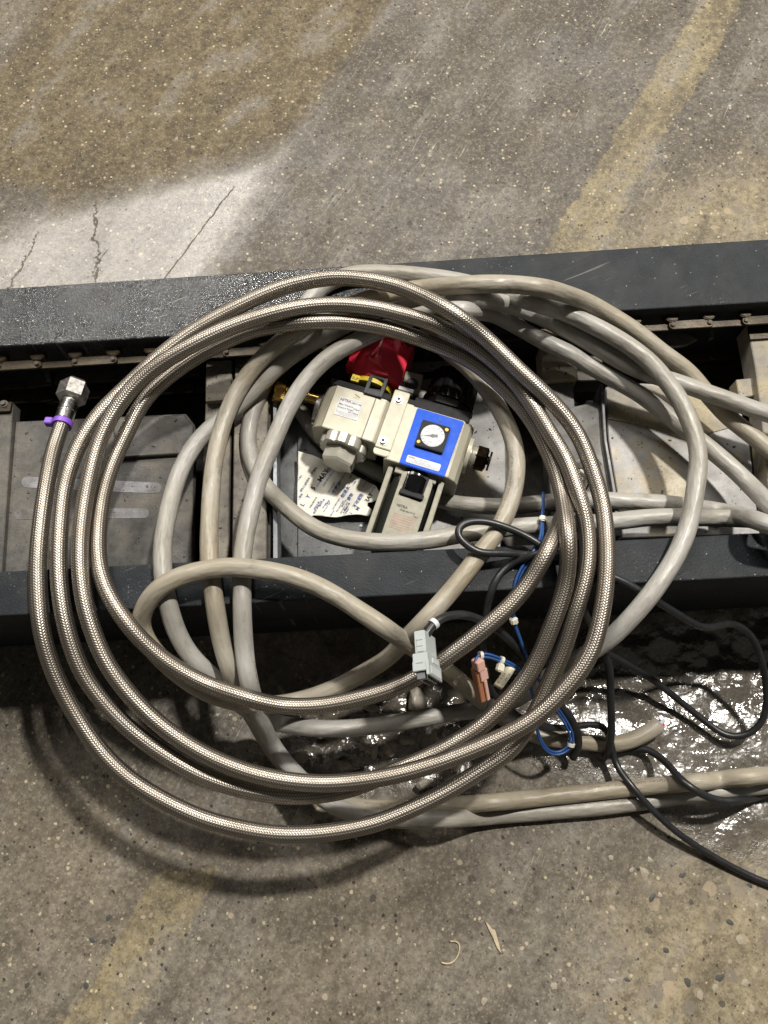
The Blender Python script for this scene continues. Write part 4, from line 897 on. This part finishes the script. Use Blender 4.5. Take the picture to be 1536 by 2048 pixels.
def settle():
    data = []; start = [0]
    for n, pts, r in curves:
        q = catmull(pts, 8.0); q[:, 2] /= 1000.0; data.append(q); start.append(start[-1]+len(q))
    A = np.vstack(data); N = len(A)
    R = np.concatenate([np.full(len(d), c[2]) for d, c in zip(data, curves)])
    D = np.array([ray(a, b) for a, b in A[:, :2]])
    def world(z):
        t = (H-z)/-D[:, 2]; return D[:, 0]*t, D[:, 1]*t
    z = A[:, 2].copy(); z0 = z.copy()
    cid = np.concatenate([np.full(len(d), i) for i, d in enumerate(data)])
    # arc length
    X, Y = world(z); arc = np.zeros(N)
    for i in range(len(data)):
        s, e = start[i], start[i+1]
        arc[s+1:e] = np.cumsum(np.hypot(np.diff(X[s:e]), np.diff(Y[s:e])))
    kd = kdtree.KDTree(N)
    for i in range(N): kd.insert((A[i, 0], A[i, 1], 0), i)
    kd.balance(); I = []; J = []
    for i in range(N):
        for co_, j, d in kd.find_range((A[i, 0], A[i, 1], 0), 60):
            if j > i and (cid[i] != cid[j] or abs(arc[i]-arc[j]) > 0.12): I.append(i); J.append(j)
    I = np.array(I); J = np.array(J)
    # order: who lies on top, decided by the traced heights
    sg = np.where(z0[I] >= z0[J], 1.0, -1.0)
    # resting surface
    rails = []
    for a, b, c, d in (((0, 1232), (1400, 1160), (0, 1143), (1400, 1072)), ((0, 693), (1536, 604), (0, 577), (1536, 478))):
        p, q = ext(P(*a, ZB), P(*b, ZB), .35, .35); r_, s_ = ext(P(*c, ZB), P(*d, ZB), .35, .35)
        rails.append([(p.x, p.y), (q.x, q.y), (s_.x, s_.y), (r_.x, r_.y)])
    deck = [(i0.x, i0.y), (i1.x, i1.y), (j1.x, j1.y), (j0.x, j0.y)]
    def rp(lst, w): return [tuple((RM @ L(u, v, w))[:2]) for u, v in lst]
    regs = [(rp([(-192, -12), (-57, -26), (-57, 118), (-192, 97)], 0), ZR+0.001), (rp([(-57, -26), (120, -26), (120, 124), (-57, 124)], 0), ZR+0.004),
            (rp([(0, -118), (108, -118), (108, -26), (0, -26)], 0), ZR+0.006), (rp([(-160, -122), (-50, -122), (-50, -30), (-160, -30)], 0), ZR+0.010),
            (rp([(-19, 124), (96, 124), (96, 296), (-19, 296)], 0), ZR-0.004)]
    low = [tuple(P(a, b, 0.11)[:2]) for a, b in ((556, 690), (1078, 660), (1100, 1130), (556, 1150))]
    is5 = cid == [c[0] for c in curves].index('c5')
    def ground(X, Y):
        g = np.zeros(len(X))
        g = np.where(poly_sd(X, Y, deck) > 0, 0.13, g)
        g = np.where(poly_sd(X, Y, low) > 0, 0.098, g)
        for q, h in regs: g = np.where((poly_sd(X, Y, q) > 0) & ~is5, h, g)
        for q in rails: g = np.where(poly_sd(X, Y, q) > -0.001, ZB, g)
        return g
    tmin = None
    for it in range(90):
        X, Y = world(z)
        if it % 10 == 0: gz = ground(X, Y)+R
        dx = X[I]-X[J]; dy = Y[I]-Y[J]; rr = (R[I]+R[J])*1.01
        h2 = rr*rr-dx*dx-dy*dy
        need = np.sqrt(np.maximum(h2, 0))
        gap = (z[I]-z[J])*sg
        pen = np.where((h2 > 0) & (gap < need), need-gap, 0.0)
        up = np.zeros(N); dn = np.zeros(N)
        ti = np.where(sg > 0, I, J); bi = np.where(sg > 0, J, I)
        np.maximum.at(up, ti, pen*0.5); np.maximum.at(dn, bi, pen*0.5)
        free = z-gz
        dn = np.minimum(dn, np.maximum(free, 0))
        d = up-dn
        # spread each push along its own curve so it bends gently
        for i in range(len(data)):
            s, e = start[i], start[i+1]; k = 9 if cid[s] <= 5 else 4
            ker = np.hanning(2*k+1); ker /= ker.max()
            seg = d[s:e]; pos = np.maximum(seg, 0); neg = np.minimum(seg, 0)
            best = seg.copy()
            for o_ in range(-k, k+1):
                w_ = ker[o_+k]
                sh = np.zeros_like(pos); sn = np.zeros_like(pos)
                if o_ >= 0: sh[o_:] = pos[:len(pos)-o_] if o_ else pos; sn[o_:] = neg[:len(neg)-o_] if o_ else neg
                else: sh[:o_] = pos[-o_:]; sn[:o_] = neg[-o_:]
                c1_ = sh*w_+sn*w_
                best = np.where(np.abs(c1_) > np.abs(best), c1_, best)
            d[s:e] = best
        z = z+d*0.8
        z = np.maximum(z, gz)
        if it < 84:
            for i in range(len(data)):
                s, e = start[i], start[i+1]; q = z[s:e].copy()
                q[1:-1] = 0.25*z[s:e-2]+0.5*z[s+1:e-1]+0.25*z[s+2:e]; z[s:e] = q
    for i in range(len(data)):
        s, e = start[i], start[i+1]
        for _ in range(3):
            q = z[s:e].copy(); q[1:-1] = 0.25*z[s:e-2]+0.5*z[s+1:e-1]+0.25*z[s+2:e]; z[s:e] = q
    X, Y = world(z)
    W3 = np.stack([X, Y, z], 1)
    return {c[0]: W3[start[i]:start[i+1]] for i, c in enumerate(curves)}
PATH = settle()

def resample(p, step):
    d = np.concatenate([[0], np.cumsum(np.linalg.norm(np.diff(p, axis=0), axis=1))])
    n = max(3, int(d[-1]/step)); s = np.linspace(0, d[-1], n)
    q = np.stack([np.interp(s, d, p[:, k]) for k in range(3)], 1)
    for _ in range(4):
        t = q.copy(); t[1:-1] = 0.25*q[:-2]+0.5*q[1:-1]+0.25*q[2:]; q = t
    return q
def tube(name, p, r, mat, parent=None, seg=18, step=0.004, wob=0.0, seed=0, caps=True):
    q = resample(p, step); n = len(q)
    T = np.gradient(q, axis=0); T /= np.linalg.norm(T, axis=1)[:, None]
    nrm = np.zeros_like(q); up = np.array([0, 0, 1.0])
    a = up-T[0]*np.dot(up, T[0]); nrm[0] = a/np.linalg.norm(a)
    for i in range(1, n):
        a = nrm[i-1]-T[i]*np.dot(nrm[i-1], T[i]); nrm[i] = a/np.linalg.norm(a)
    B = np.cross(T, nrm)
    s = np.concatenate([[0], np.cumsum(np.linalg.norm(np.diff(q, axis=0), axis=1))])
    ang_ = np.linspace(0, 2*PI, seg, endpoint=False)
    rad = np.full((n, seg), r)
    if wob:
        ph = seed*1.7
        rad *= 1+wob*(np.sin(s[:, None]*95+ang_[None]*2+ph)+0.7*np.sin(s[:, None]*41-ang_[None]+ph*2)+0.6*np.sin(s[:, None]*23+ang_[None]*3))
    V = q[:, None, :]+rad[:, :, None]*(np.cos(ang_)[None, :, None]*nrm[:, None, :]+np.sin(ang_)[None, :, None]*B[:, None, :])
    o3 = np.array(off(parent)); V = V-o3
    idx = np.arange(n*seg).reshape(n, seg); nx = np.roll(idx, -1, axis=1)
    Fc = np.stack([idx[:-1], nx[:-1], nx[1:], idx[1:]], -1).reshape(-1, 4)
    faces = Fc.tolist()
    if caps: faces += [idx[0, ::-1].tolist(), idx[-1].tolist()]
    me = bpy.data.meshes.new(name); me.from_pydata(V.reshape(-1, 3).tolist(), [], faces)
    uvl = me.uv_layers.new(name='UVMap')
    nf = (n-1)*seg; uu = np.zeros((len(me.loops), 2))
    a0 = np.arange(seg)/seg
    ring = np.repeat(np.arange(n-1), seg); sg = np.tile(np.arange(seg), n-1)
    u = np.stack([s[ring], s[ring], s[ring+1], s[ring+1]], -1); v = np.stack([a0[sg], (sg+1)/seg, (sg+1)/seg, a0[sg]], -1)
    uu[:nf*4, 0] = u.ravel(); uu[:nf*4, 1] = v.ravel()
    uvl.data.foreach_set('uv', uu.ravel())
    me.polygons.foreach_set('use_smooth', [True]*(len(me.polygons)))
    me.update()
    return link_mesh(name, me, mat, parent)
def frame(p0, p1):
    "matrix at p0 whose x axis runs to p1 and whose z axis points up as far as possible"
    x = (p1-p0).normalized(); z = (Vector((0, 0, 1))-x*x.z).normalized(); y = z.cross(x)
    return Matrix(((x.x, y.x, z.x, p0.x), (x.y, y.y, z.y, p0.y), (x.z, y.z, z.z, p0.z), (0, 0, 0, 1)))
def lathe_at(name, mtx, prof, mat, parent, seg=32, angle=30, phase=0.0):
    "revolve prof [(x, r)...] about the x axis of mtx (world)"
    bm = bmesh.new(); rings = []; o3 = off(parent)
    for t, r in prof:
        rings.append([bm.verts.new((mtx @ Vector((t, r*math.cos(2*PI*k/seg+phase), r*math.sin(2*PI*k/seg+phase))))-o3) for k in range(seg)])
    for a, b in zip(rings, rings[1:]):
        for k in range(seg): bm.faces.new((a[k], a[(k+1) % seg], b[(k+1) % seg], b[k]))
    bm.faces.new(rings[0][::-1]); bm.faces.new(rings[-1])
    return from_bm(name, bm, mat, parent, angle=angle)
def box_at(name, mtx, x0, x1, y0, y1, z0, z1, mat, parent, bevel=0.0004):
    bm = bmesh.new(); o3 = off(parent)
    vs = [bm.verts.new((mtx @ Vector((x, y, z)))-o3) for z in (z0, z1) for x, y in ((x0, y0), (x1, y0), (x1, y1), (x0, y1))]
    for f in ((3, 2, 1, 0), (4, 5, 6, 7), (0, 1, 5, 4), (1, 2, 6, 5), (2, 3, 7, 6), (3, 0, 4, 7)): bm.faces.new([vs[i] for i in f])
    bmesh.ops.recalc_face_normals(bm, faces=bm.faces)
    if bevel: bmesh.ops.bevel(bm, geom=bm.edges[:], offset=bevel, segments=2, affect='EDGES', clamp_overlap=True)
    return from_bm(name, bm, mat, parent, angle=35)

# ---- braided hose
hp = PATH['hose']
hose = empty('braided_hose', 'long stainless braided hose coiled in four turns on top of the grey cables', 'hose', P(640, 1100, 0.19))
bpy.context.view_layer.update()
tube('hose_body', hp, RH, M['braid'], hose, 28, 0.004)
def fitting(pe, pi, nutlen, tie):
    "hose end at pe, pi is a point further inside the hose"
    pe = Vector(pe); pi = Vector(pi); fm = frame(pe, pe+(pe-pi))
    lathe_at('ferrule', fm, [(-0.003, 0.0086), (-0.002, 0.0095), (0.009, 0.0097), (0.0096, 0.0093), (0.0103, 0.0097), (0.024, 0.0096), (0.026, 0.0090), (0.030, 0.0090)], M['steel'], hose, 28, 22)
    lathe_at('hex_nut', fm, [(0.0255, 0.0128), (0.0280, 0.0162), (0.0275+nutlen-0.004, 0.0162), (0.0275+nutlen, 0.0130), (0.0271+nutlen, 0.0100), (0.0235+nutlen, 0.0098)], M['nut'], hose, 6, 22, PI/6)
    if tie:
        lathe_at('cable_tie', fm, [(-0.0095, 0.0084), (-0.0095, 0.0103), (-0.0035, 0.0105), (-0.0035, 0.0084)], M['purple'], hose, 36)
        box_at('tie_head', fm, -0.010, -0.002, 0.0100, 0.0180, -0.003, 0.0055, M['purple'], hose, 0.0008)
k = 4
fitting(hp[0], hp[k], 0.023, True)
fitting(hp[-1], hp[-1-k], 0.023, False)

# ---- grey cables
tag(tube('power_cable', PATH['c1'], RG, M['pvc_warm'], None, 20, 0.005, 0.012, 1), 'thick grey cable whose near end is the upper of the floor pair at lower right', 'cable', 'thick grey cables')
tag(tube('power_cable', PATH['c2'], RG, M['pvc_cool'], None, 20, 0.005, 0.012, 2), 'thick grey cable making the leftmost loop and the big loop on the right', 'cable', 'thick grey cables')
tag(tube('power_cable', PATH['c3'], RG, M['pvc_cool'], None, 20, 0.005, 0.012, 3), 'thick grey cable crossing over the red handle and valve', 'cable', 'thick grey cables')
c4 = empty('power_cable', 'thick grey cable arching above the connector plug, its cut end on the wet floor', 'cable', P(1318, 1449, 0.018), group='thick grey cables')
bpy.context.view_layer.update()
tube('cable_sheath', PATH['c4'], RG, M['pvc_warm'], c4, 20, 0.005, 0.012, 4)
e1 = Vector(PATH['c4'][-1]); e0 = Vector(PATH['c4'][-4]); fm = frame(e1, e1+(e1-e0))
for i, (y, z, mt) in enumerate(((0.003, 0.002, 'blue_wire'), (-0.003, 0.001, 'red'), (0.0, -0.003, 'black_pvc'), (0.001, 0.0045, 'white'))):
    lathe_at('conductor', fm @ Matrix.Translation((0, y, z)), [(-0.004, 0.0017), (0.004+0.001*i, 0.0017)], M[mt], c4, 10)
tag(tube('power_cable', PATH['c5'], RG, M['pvc_cool'], None, 20, 0.005, 0.012, 5), 'thick grey cable lying lowest on the deck behind the filter bowl', 'cable', 'thick grey cables')

# ---- black cords
tag(tube('black_cord', PATH['k1'], RK, M['black_pvc'], None, 12, 0.004), 'thin black cord looped beside the filter bowl and hanging over the front rail at right', 'cord', 'thin black cords')
tag(tube('black_cord', PATH['k2'], RK, M['black_pvc'], None, 12, 0.004), 'thin black cord running down past the salmon plug to the lower right corner', 'cord', 'thin black cords')
tag(tube('black_cord', PATH['k3'], RK*1.1, M['black_pvc'], None, 12, 0.004), 'thin black cord dropping beside the cut grey cable end and curving over the floor pair', 'cord', 'thin black cords')

kc = empty('plug_lead', 'black lead with a pale grey rectangular plug resting on the braided hose', 'cord', P(846, 1290, 0.186))
bpy.context.view_layer.update()
p6 = PATH['k6']; tube('lead_cord', p6, RK*1.15, M['black_pvc'], kc, 14, 0.004)
a = Vector(p6[3]); b = Vector(p6[5]); lathe_at('white_sleeve', frame(a, b), [(0.001, 0.0056), (0.0055, 0.0056)], M['white'], kc, 20)
# plug: tipped so that its open end, a narrow side and a broad side are in view
rv = Vector((1, 0, 0)); uv_ = Vector((0, SP, CP)); bv = Vector((0, -CP, SP))
def cv(x, y, d): return (rv*x+uv_*y+bv*d).normalized()
aL, aW = cv(4/87.7, -78/87.7, 0.455), cv(28/69.8, -28/69.8, -0.824); aT = aL.cross(aW)
if aT.dot(rv) > 0: aT = -aT
aW = aT.cross(aL) if aT.cross(aL).dot(aW) > 0 else -aT.cross(aL)
ck = P(850, 1258, 0.226); ps = (H-0.226)/0.951/F
pm = Matrix(((aL.x, aW.x, aT.x, ck.x), (aL.y, aW.y, aT.y, ck.y), (aL.z, aW.z, aT.z, ck.z), (0, 0, 0, 1)))
def pbox(name, l0, l1, w0, w1, t0_, t1_, mat, bev=0.8): return box_at(name, pm, l0*ps, l1*ps, w0*ps, w1*ps, t0_*ps, t1_*ps, M[mat], kc, bev*ps)
pbox('plug_shell', 0, 44, 2, 62, 2, 24, 'plug', 1.2)
pbox('plug_skirt', 44.4, 78, -1, 68, -1, 29, 'plug', 1.2)
pbox('plug_lip', 60, 88, -2.5, 70, -2.6, 3, 'plug', 1.0)
pbox('plug_lip', 60, 79, -2.4, 16, 3.2, 29.6, 'plug', 1.0)
pbox('shell_step', 14, 42, 0.6, 6, 6, 20, 'plug', 0.8)
pbox('shell_groove', 18, 19.4, -0.2, 0.5, 7, 19, 'grey_ink', 0.0); pbox('shell_groove', 30, 31.4, -0.2, 0.5, 7, 19, 'grey_ink', 0.0)
pbox('shell_groove', 63, 65, -3.0, -2.4, 8, 22, 'grey_ink', 0.0)
pbox('plug_rib', 50, 60, 24, 54, -2.6, -1.1, 'white', 0.4); pbox('plug_rib', 68, 84, 8, 62, -3.6, -2.7, 'white', 0.3)
pbox('contact_shroud', 70, 92, 12, 62, 6, 24, 'steel', 0.8)
pbox('contact_slot', 91, 92.6, 20, 56, 10, 20, 'ink', 0.0); pbox('contact_clip', 80, 93, 4, 10, 8, 24, 'edge', 0.4)

# ---- blue signal wires with ties, tag and salmon plug
bwp = PATH['bw']
bw = empty('signal_wires', 'pair of thin blue wires with white cable ties, a cream tag and a salmon plug', 'wire', P(960, 1330, 0.15))
bpy.context.view_layer.update()
Tn = np.gradient(bwp, axis=0); Tn /= np.linalg.norm(Tn, axis=1)[:, None]
side = np.cross(Tn, np.array([0, 0, 1.0])); side /= np.linalg.norm(side, axis=1)[:, None]+1e-9
ss = np.cumsum(np.r_[0, np.linalg.norm(np.diff(bwp, axis=0), axis=1)])
tw = (np.cos(ss*28)*0.0008+0.0009)[:, None]
tube('blue_wire', bwp+side*tw, RB, M['blue_wire'], bw, 10, 0.003); tube('blue_wire', bwp-side*tw+np.array([0, 0, 0.0006]), RB, M['blue_wire'], bw, 10, 0.003)
def tie_at(px, py, head):
    w = [camo.location]  # nearest traced point on the pair
    D2 = [( (P(px, py, q[2])-Vector(q)).length, i) for i, q in enumerate(bwp)]
    i = min(D2)[1]; i = min(max(i, 1), len(bwp)-2)
    f_ = frame(Vector(bwp[i]), Vector(bwp[i+1]))
    o = lathe_at('cable_tie', f_, [(-0.0016, 0.0030), (-0.0016, 0.0042), (0.0016, 0.0042), (0.0016, 0.0030)], M['nylon'], bw, 18)
    if head: box_at('tie_head', f_, -0.0035, 0.0035, head[0], head[1], -0.002, 0.005, M['nylon'], bw, 0.0012)
tie_at(1004, 1321, (-0.012, -0.0035)); tie_at(1025, 1241, (-0.0035, 0.0035)); tie_at(1084, 1040, (-0.0035, 0.0035)); tie_at(961, 1309, None); tie_at(1148, 1488, None)
# cream tag
t0, t1, t2, t3 = P(1014, 1330, 0.142), P(1031, 1338, 0.142), P(1004, 1379, 0.128), P(986.5, 1370, 0.128)
bm = bmesh.new(); o3 = off(bw); rows = []
for k in range(9):
    f_ = k/8; l = t0.lerp(t3, f_); r_ = t1.lerp(t2, f_); bend = Vector((0, 0, 0.0022*math.sin(f_*PI*1.6)))
    rows.append((bm.verts.new(l+bend-o3), bm.verts.new(r_+bend-o3)))
for a_, b_ in zip(rows, rows[1:]): bm.faces.new((a_[0], a_[1], b_[1], b_[0]))
tg = from_bm('wire_tag', bm, M['tagc'], bw, smooth=True); md = tg.modifiers.new('thickness', 'SOLIDIFY'); md.thickness = 0.0006
def tag_text(s, f0, across, size):
    me = text_bm(s, size)
    for v in me.vertices:
        f_ = min(1, max(0, f0-v.co.x)); g_ = across+v.co.y
        l = t0.lerp(t3, f_); r_ = t1.lerp(t2, f_); v.co = l.lerp(r_, 1-g_)+Vector((0, 0, 0.0022*math.sin(f_*PI*1.6)+0.0009))-o3
    me.update(); o = link_mesh('lettering', me, M['grey_ink'], tg)
me_scale = 0.30
tag_text('E10', 0.86, 0.58, 0.34); tag_text('CR2', 0.88, 0.12, 0.34)
# salmon plug
q0, q1 = P(957, 1322, 0.160), P(972, 1402, 0.128)
fo = frame(q0, q1) @ Matrix.Rotation(math.radians(-20), 4, 'X')
Lq = (q1-q0).length
box_at('plug_head', fo, 0.0, 0.011, -0.0040, 0.0052, -0.008, 0.003, M['pinkish'], bw, 0.0006)
box_at('plug_body', fo, 0.0105, Lq, -0.0052, 0.0056, -0.010, 0.0002, M['orange'], bw, 0.0006)
box_at('plug_collar', fo, 0.0112, 0.024, -0.0020, 0.0070, -0.006, 0.0022, M['pinkish'], bw, 0.0005)
box_at('latch_arm', fo, 0.0242, Lq-0.001, 0.0005, 0.0042, 0.0004, 0.0026, M['pinkish'], bw, 0.0005)

# ------------------------------------------------------------------ rubble and litter
rock = [rock_mesh('concrete_chunk', 20+k, 3, 0.45) for k in range(4)]
for me in rock: me.materials.append(M['stone'])
for i, (x, y, rx, ry, lab) in enumerate(((687, 1529, 17, 11, 'grey concrete chunk lying alone just above the lowest hose bend'), (729, 1490, 11, 13, 'small broken concrete chunk left of the narrow sliver'), (750, 1502, 6, 15, 'narrow concrete sliver between two chunks in the broken floor'),
                                    (781, 1500, 15, 16, 'angular concrete chunk right of the narrow sliver'), (812, 1478, 19, 12, 'wide low concrete chunk just under the lower grey cable'), (833, 1402, 20, 25, 'biggest concrete chunk directly below the grey plug'),
                                    (604, 1513, 14, 12, 'pale concrete chunk beside the two descending grey cables'), (866, 1476, 6, 18, 'long thin concrete sliver right of the wide low chunk'), (846, 1568, 16, 10, 'flat concrete chunk between hose and floor cable pair'), (742, 1414, 16, 10, 'concrete chunk half hidden under the inner hose turn'),
                                    (640, 1470, 9, 7, 'small concrete chunk below the lower grey cable bend'), (912, 1536, 10, 8, 'small dark concrete chunk behind the hose crossing'))):
    o = bpy.data.objects.new('concrete_chunk', rock[i % 4]); COL.objects.link(o)
    o.location = P(x, y, 0.000); o.scale = (rx*0.00062, ry*0.00062, min(rx, ry)*0.00050); o.rotation_euler = (random.uniform(-.3, .3), random.uniform(-.3, .3), random.uniform(-0.35, 0.35))
    tag(o, lab, 'rubble', 'broken concrete chunks')
gr = random.Random(11); bm = bmesh.new()
for px_l, z_ in SLATS:
    xs_ = [a for a, b in px_l]; ys_ = [b for a, b in px_l]; area = (min(max(xs_), 1560)-max(min(xs_), -20))*(max(ys_)-min(ys_))
    for k in range(int(max(0, area)/1500)):
        a, b = gr.uniform(min(xs_)+4, max(xs_)-4), gr.uniform(min(ys_)+4, max(ys_)-4)
        if poly_sd(np.array([a]), np.array([b]), px_l)[0] < 4: continue
        r = gr.choice((0.0005, 0.0006, 0.0008, 0.0008, 0.0013)); c = P(a, b, z_)+Vector((0, 0, r*0.3))
        mt_ = Matrix.Translation(c) @ Matrix.Rotation(gr.uniform(0, 6), 4, 'Z') @ Matrix.Diagonal((r*gr.uniform(1, 2.2), r, r*0.6, 1))
        bmesh.ops.create_icosphere(bm, subdivisions=1, radius=1.0, matrix=mt_)
o = from_bm('grit', bm, M['darkpebble'], None); tag(o, 'loose dark grit scattered over the conveyor slats', 'grit', kind='stuff')
chip = [(970, 1842), (979, 1851), (984, 1858), (990, 1860), (996, 1880), (1003, 1908), (994, 1896), (986, 1876), (977, 1858)]
o = prism('wood_chip', [P(a, b, 0.002) for a, b in chip], 0.0006, 0.0022, M['wood'], None, 0.0003); tag(o, 'pale splinter of wood on the bare floor below the coil', 'splinter')
hk = np.array([list(P(a, b, 0.0016)) for a, b in ((883, 1925), (893, 1929), (904, 1926), (914, 1916), (919, 1902), (920, 1887), (914, 1882), (900, 1883))])
tag(tube('plastic_hook', catmull(np.c_[hk*1000], 2.0)/1000, 0.0009, M['wood'], None, 8, 0.0015), 'small white hooked plastic strip left of the wood splinter', 'plastic scrap')
